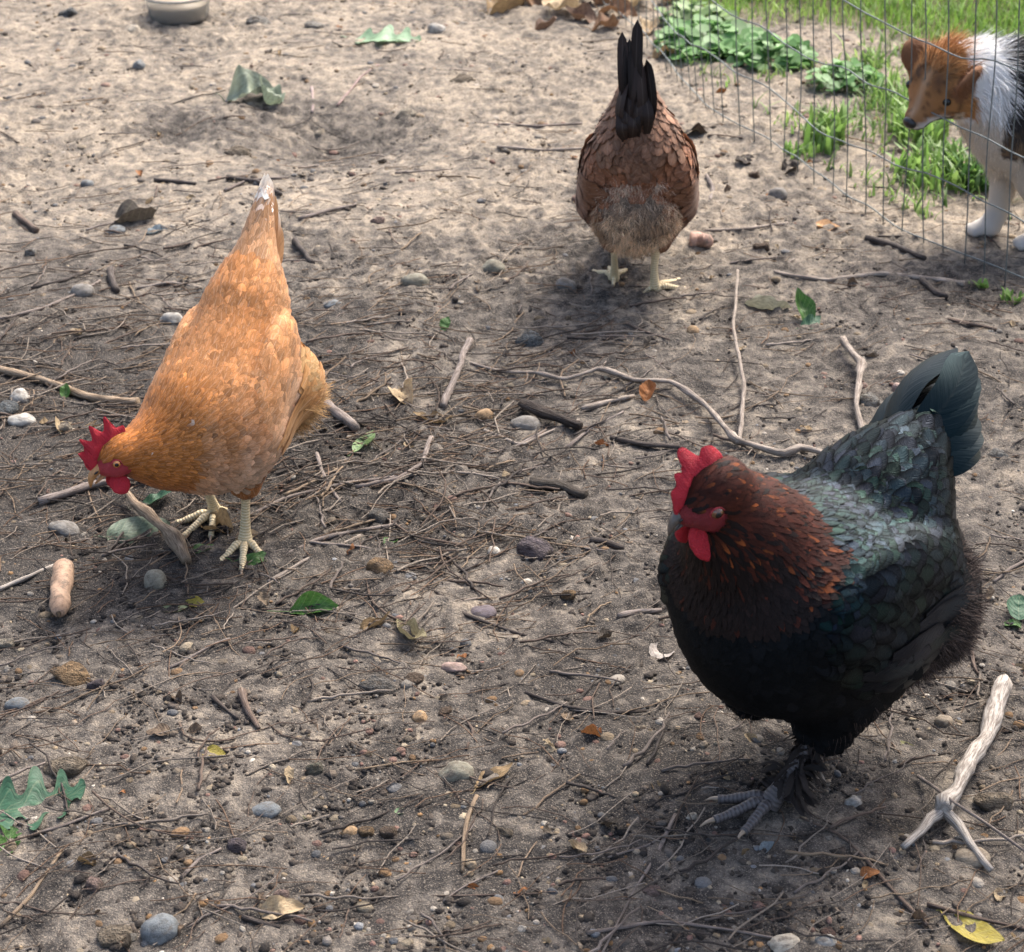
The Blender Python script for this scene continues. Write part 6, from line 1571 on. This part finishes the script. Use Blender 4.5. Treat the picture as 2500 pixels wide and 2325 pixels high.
        for k in range(170):
            t = rng.random() ** 0.7; an = rng.uniform(0, 6.283); out = norm(np.array([math.cos(an) * 0.8 - 0.25, math.sin(an) + 0.35, 0])); p0 = hk + (ft + np.array([0, 0, 0.012]) - hk) * t * (0.75 if out[0] > 0.3 else 1.0) + out * 0.006
            dr = norm(out * (0.25 + 0.9 * t * (out[0] < 0.3)) + np.array([-0.1, 0, -0.8 + 0.4 * t]) + rng.normal(0, 0.30, 3)); ln = rng.uniform(0.018, 0.034) * (0.7 + 0.5 * t)
            e = p0 + dr * ln; e[2] = max(e[2], 0.006); m_ = (p0 + e) / 2 + np.array([0, 0, 0.006])
            A = blade([p0, m_, e], rng.uniform(0.0018, 0.0038), out + np.array([0, 0, 0.8]) + rng.normal(0, 0.4, 3), np.array([0.020, 0.015, 0.013]) * rng.uniform(0.5, 1.6), (0.32, 0.27, 0.23) if k % 13 == 0 else None, 0.55, rnd=rng.random(), seg=8)
            acc.add(*A)
        obj('foot_feathers', acc.data('foot_feathers', [fd]), root)
    S['extras'] = [extras]
    return build_hen('hen', 'large black hen with copper neck and green sheen striding in the foreground', loc, hd, S)
black_hen()
# ------------------------------------------------------------------ the puppy behind the fence
def puppy():
    h = norm(np.array([-1.0, -0.12, 0])); loc = gat(2440, 590)
    M = np.stack([h, np.array([-h[1], h[0], 0]), np.array([0, 0, 1.0])], 1)
    ho = np.array([0.125, -0.020, 0.268])
    B = M.T @ frame_of((-0.68, -0.46, -0.57), (-0.36, -0.42, 0.83))
    T = lambda x, y, z: ho + B @ (np.array([x, y, z]) * 0.9)
    s = SDF()
    s.ell((-0.075, 0, 0.225), (0.120, 0.078, 0.088), k=0.05, flow=(-0.85, 0, -0.4), reg='body', fl=0.034)
    s.ell((0.010, 0, 0.205), (0.070, 0.066, 0.080), k=0.05, flow=(-0.3, 0, -0.95), reg='chest', fl=0.040)
    s.ell((-0.250, 0, 0.230), (0.110, 0.070, 0.080), k=0.06, flow=(-0.85, 0, -0.4), reg='body', fl=0.034)
    s.cone((-0.010, 0, 0.255), T(-0.030, 0, -0.012), 0.076, 0.054, k=0.05, flow=(-0.7, 0, -0.6), reg='neck', fl=0.044)
    s.ell(T(-0.004, 0, 0), (0.051, 0.048, 0.043), B[:, 0], B[:, 2], k=0.03, flow=-B[:, 0] - 0.1 * B[:, 2], reg='head', fl=0.026)
    for q in (-1, 1):
        s.ell(T(0.008, q * 0.026, -0.014), (0.031, 0.024, 0.026), B[:, 0], B[:, 2], k=0.02, flow=-B[:, 0] + 0.6 * q * B[:, 1], reg='cheek', fl=0.028)
    s.cone(T(0.028, 0, -0.010), T(0.070, 0, -0.017), 0.028, 0.0205, k=0.02, flow=-B[:, 0] - 0.2 * B[:, 2], reg='muzzle', fl=0.006)
    s.cone(T(0.026, 0, -0.030), T(0.060, 0, -0.033), 0.016, 0.010, k=0.008, flow=-B[:, 0], reg='jaw', fl=0.007)
    for q in (-1, 1):                                    # folded ears
        s.ell(T(-0.012, q * 0.060, 0.026), (0.028, 0.0095, 0.032), B[:, 0], B[:, 2] + 0.55 * q * B[:, 1], k=0.012, flow=-B[:, 2] * 0.8 + B[:, 1] * q * 0.5 + B[:, 0] * 0.3, reg='ear', fl=0.011)
    feet = {1: (-0.055, 0.036), -1: (0.002, -0.030)}
    for q in (-1, 1):
        fx, fy = feet[q]
        s.cone((0.0, q * 0.042, 0.200), (-0.012 + 0.3 * fx, q * 0.040, 0.120), 0.046, 0.027, k=0.03, flow=(-0.2, 0, -1), reg='leg', fl=0.024)
        s.cone((-0.012 + 0.3 * fx, q * 0.040, 0.120), (fx - 0.004, fy, 0.040), 0.026, 0.0165, k=0.02, flow=(-0.25, 0, -1), reg='leg', fl=0.014)
        s.cone((fx - 0.004, fy, 0.042), (fx + 0.004, fy, 0.018), 0.0165, 0.017, k=0.012, flow=(0, 0, -1), reg='paw', fl=0.007)
        s.ell((fx + 0.016, fy, 0.013), (0.026, 0.0185, 0.0135), k=0.012, flow=(0.6, 0, -0.6), reg='paw', fl=0.006)
        hx = -0.29 - 0.02 * q
        for ty in (-0.0125, -0.0042, 0.0042, 0.0125):
            for ox, oy in ((fx, fy), (hx - 0.016, q * 0.044)):
                s.ell((ox + 0.038 - 18 * ty * ty, oy + ty, 0.0095), (0.0085, 0.0052, 0.0085), k=0.0025, flow=(0.6, 0, -0.6), reg='paw', fl=0.004)
        s.cone((-0.270, q * 0.045, 0.215), (-0.245, q * 0.045, 0.135), 0.058, 0.034, k=0.03, flow=(-0.3, 0, -1), reg='leg', fl=0.026)
        s.cone((-0.245, q * 0.045, 0.135), (hx - 0.030, q * 0.044, 0.080), 0.030, 0.018, k=0.02, flow=(-0.5, 0, -0.9), reg='leg', fl=0.016)
        s.cone((hx - 0.030, q * 0.044, 0.080), (hx - 0.020, q * 0.044, 0.020), 0.017, 0.016, k=0.015, flow=(0, 0, -1), reg='leg', fl=0.010)
        s.ell((hx, q * 0.044, 0.013), (0.028, 0.0185, 0.0135), k=0.012, flow=(0.6, 0, -0.6), reg='paw', fl=0.006)
    s.cone((-0.340, 0, 0.265), (-0.440, 0.010, 0.330), 0.026, 0.020, k=0.03, flow=(-0.7, 0, 0.3), reg='tail', fl=0.045)
    s.cone((-0.440, 0.010, 0.330), (-0.480, 0.020, 0.410), 0.020, 0.010, k=0.02, flow=(-0.5, 0, 0.6), reg='tail', fl=0.040)
    if 'draw' in globals(): draw(None, s, loc, h, [T(0.078, 0, -0.018), T(0.034, 0.03, 0.010), T(-0.01, 0.045, 0.03), T(-0.01, -0.045, 0.03)] + [(*feet[q], 0) for q in feet]); return
    root = empty('puppy', loc, M)
    tag(root, 'brown and white puppy with black back looking down behind the wire fence', 'dog')
    V, F = s.mesh(0.007)
    orange, cream, white, blk, tan = np.array([0.40, 0.185, 0.060]), np.array([0.60, 0.47, 0.33]), np.array([0.78, 0.76, 0.73]), np.array([0.030, 0.025, 0.023]), np.array([0.36, 0.23, 0.125])
    regs = np.array([q['reg'] for q in s.p])
    def coat(q):
        r_ = regs[s.weights(q).argmax(1)]; n = len(q); H = (q - ho) @ B / 0.9
        wob = 0.012 * fbm(q[:, 0] * 30, q[:, 2] * 30 + q[:, 1] * 20, 2, 6)
        c = np.broadcast_to(white, (n, 3)).copy()
        body = (np.isin(r_, ['body', 'tail']) & (q[:, 0] + wob < 0.045)) | (np.isin(r_, ['chest', 'neck', 'leg']) & (q[:, 0] + wob < 0.045) & (q[:, 2] > 0.17))
        t = sstep(0.19, 0.235, q[:, 2] + wob + 0.25 * np.abs(q[:, 1]) - 0.02)[:, None]
        mix = np.where(rng.random((n, 1)) < 0.45, blk * 2, tan * 0.6)
        c = np.where(body[:, None], mix * (1 - t) + blk * t, c)
        low = body & (q[:, 2] < 0.165); c[low] = cream
        leg = np.isin(r_, ['leg', 'chest']) & ~body; c[leg] = np.array([0.62, 0.54, 0.44])
        c[np.isin(r_, ['paw'])] = np.array([0.58, 0.53, 0.47])
        hd = np.isin(r_, ['head', 'cheek', 'muzzle', 'jaw', 'ear'])
        hc = np.where((H[:, 2:3] < -0.022 + 0.3 * wob[:, None]) & (H[:, 0:1] > -0.03), cream, orange)
        dark = np.exp(-((H[:, 0] - 0.022) / 0.020) ** 2 - ((np.abs(H[:, 1]) - 0.022) / 0.018) ** 2)[:, None]
        hc = hc * (1 - 0.85 * dark) + np.array([0.07, 0.03, 0.014]) * 0.85 * dark; top_ = sstep(0.04, 0.06, H[:, 0])[:, None] * 0.5; hc = hc * (1 - top_) + np.array([0.22, 0.11, 0.05]) * top_; hc = np.where(rng.random((n, 1)) < 0.22, hc * 0.45, hc)
        blaze = 0.5 * (np.exp(-((H[:, 1]) / 0.006) ** 2) * sstep(0.0, 0.03, H[:, 0]))[:, None]; hc = hc * (1 - 0.75 * blaze) + cream * 0.75 * blaze
        mz = sstep(0.045, 0.062, H[:, 0] + 0.2 * np.abs(H[:, 1]))[:, None] * sstep(-0.010, -0.018, H[:, 2:3]); hc = hc * (1 - mz) + white * 0.9 * mz
        lip = ((np.abs(H[:, 2] + 0.029) < 0.0050) & (H[:, 0] > 0.030))[:, None]; hc = np.where(lip, blk, hc)
        ea = (r_ == 'ear')[:, None]; hc = np.where(ea, np.array([0.20, 0.085, 0.034]), hc)
        c = np.where(hd[:, None], hc, c)
        c[hd & (q[:, 0] + wob < 0.080)] = white
        nk = (r_ == 'neck') & ~body; c[nk] = white
        back = (r_ == 'neck') & (q[:, 0] + wob > 0.088) & (H[:, 2] > -0.035); c[back] = orange
        return c
    me = mesh_data('body', V, [F], coat(V) * 0.8, None, True, [m_fur_skin])
    obj('body', me, root)
    P = sample_surface(V, F, 70000); W = s.weights(P); fl = s.field(P, 'fl', 0.02, W=W); fl = fl * (1 - 0.72 * sstep(-0.005, 0.025, (P - ho) @ B[:, 0]))
    A = strands(s, P, fl * rng.uniform(0.6, 1.2, len(P)), 0.00042, coat(P) * np.exp(rng.normal(0, 0.22, (len(P), 1))), rise=0.45, jit=0.2, droop=0.15, seg=3, clump=0.35)
    obj('fur', mesh_data('fur', A[0], A[1], A[2], A[3], True, [m_fur]), root)
    # nose and eyes
    Vn, Fn = lathe_ellipsoid(T(0.090, 0, -0.011), np.array([0.0085, 0.0125, 0.0100]), B, 16, 12)
    obj('nose', mesh_data('nose', Vn, Fn, None, None, True, [m_nose]), root)
    for q in (-1, 1):
        pe = T(0.036, q * 0.045, 0.010)[None]
        for _ in range(6): pe = pe - s.grad(pe) * s.f(pe)[:, None]
        Ve, Fe = lathe_ellipsoid(pe[0] - s.grad(pe)[0] * 0.0024, np.array([0.0070] * 3), B, 14, 10)
        obj('eye', mesh_data('eye', Ve, Fe, None, None, True, [m_pupil]), root)
m_fur_skin, nt, b = new_mat('fur_skin'); a_ = N_(nt, 'ShaderNodeAttribute', attribute_name='col'); L_(nt, a_.outputs['Color'], b.inputs['Base Color']); b.inputs['Roughness'].default_value = 0.9
m_fur, nt, b = new_mat('fur'); a_ = N_(nt, 'ShaderNodeAttribute', attribute_name='col'); L_(nt, a_.outputs['Color'], b.inputs['Base Color']); b.inputs['Roughness'].default_value = 0.55; b.inputs['Specular IOR Level'].default_value = 0.3
m_nose, nt, b = new_mat('wet_nose'); b.inputs['Base Color'].default_value = (0.012, 0.011, 0.012, 1); b.inputs['Roughness'].default_value = 0.3
puppy()
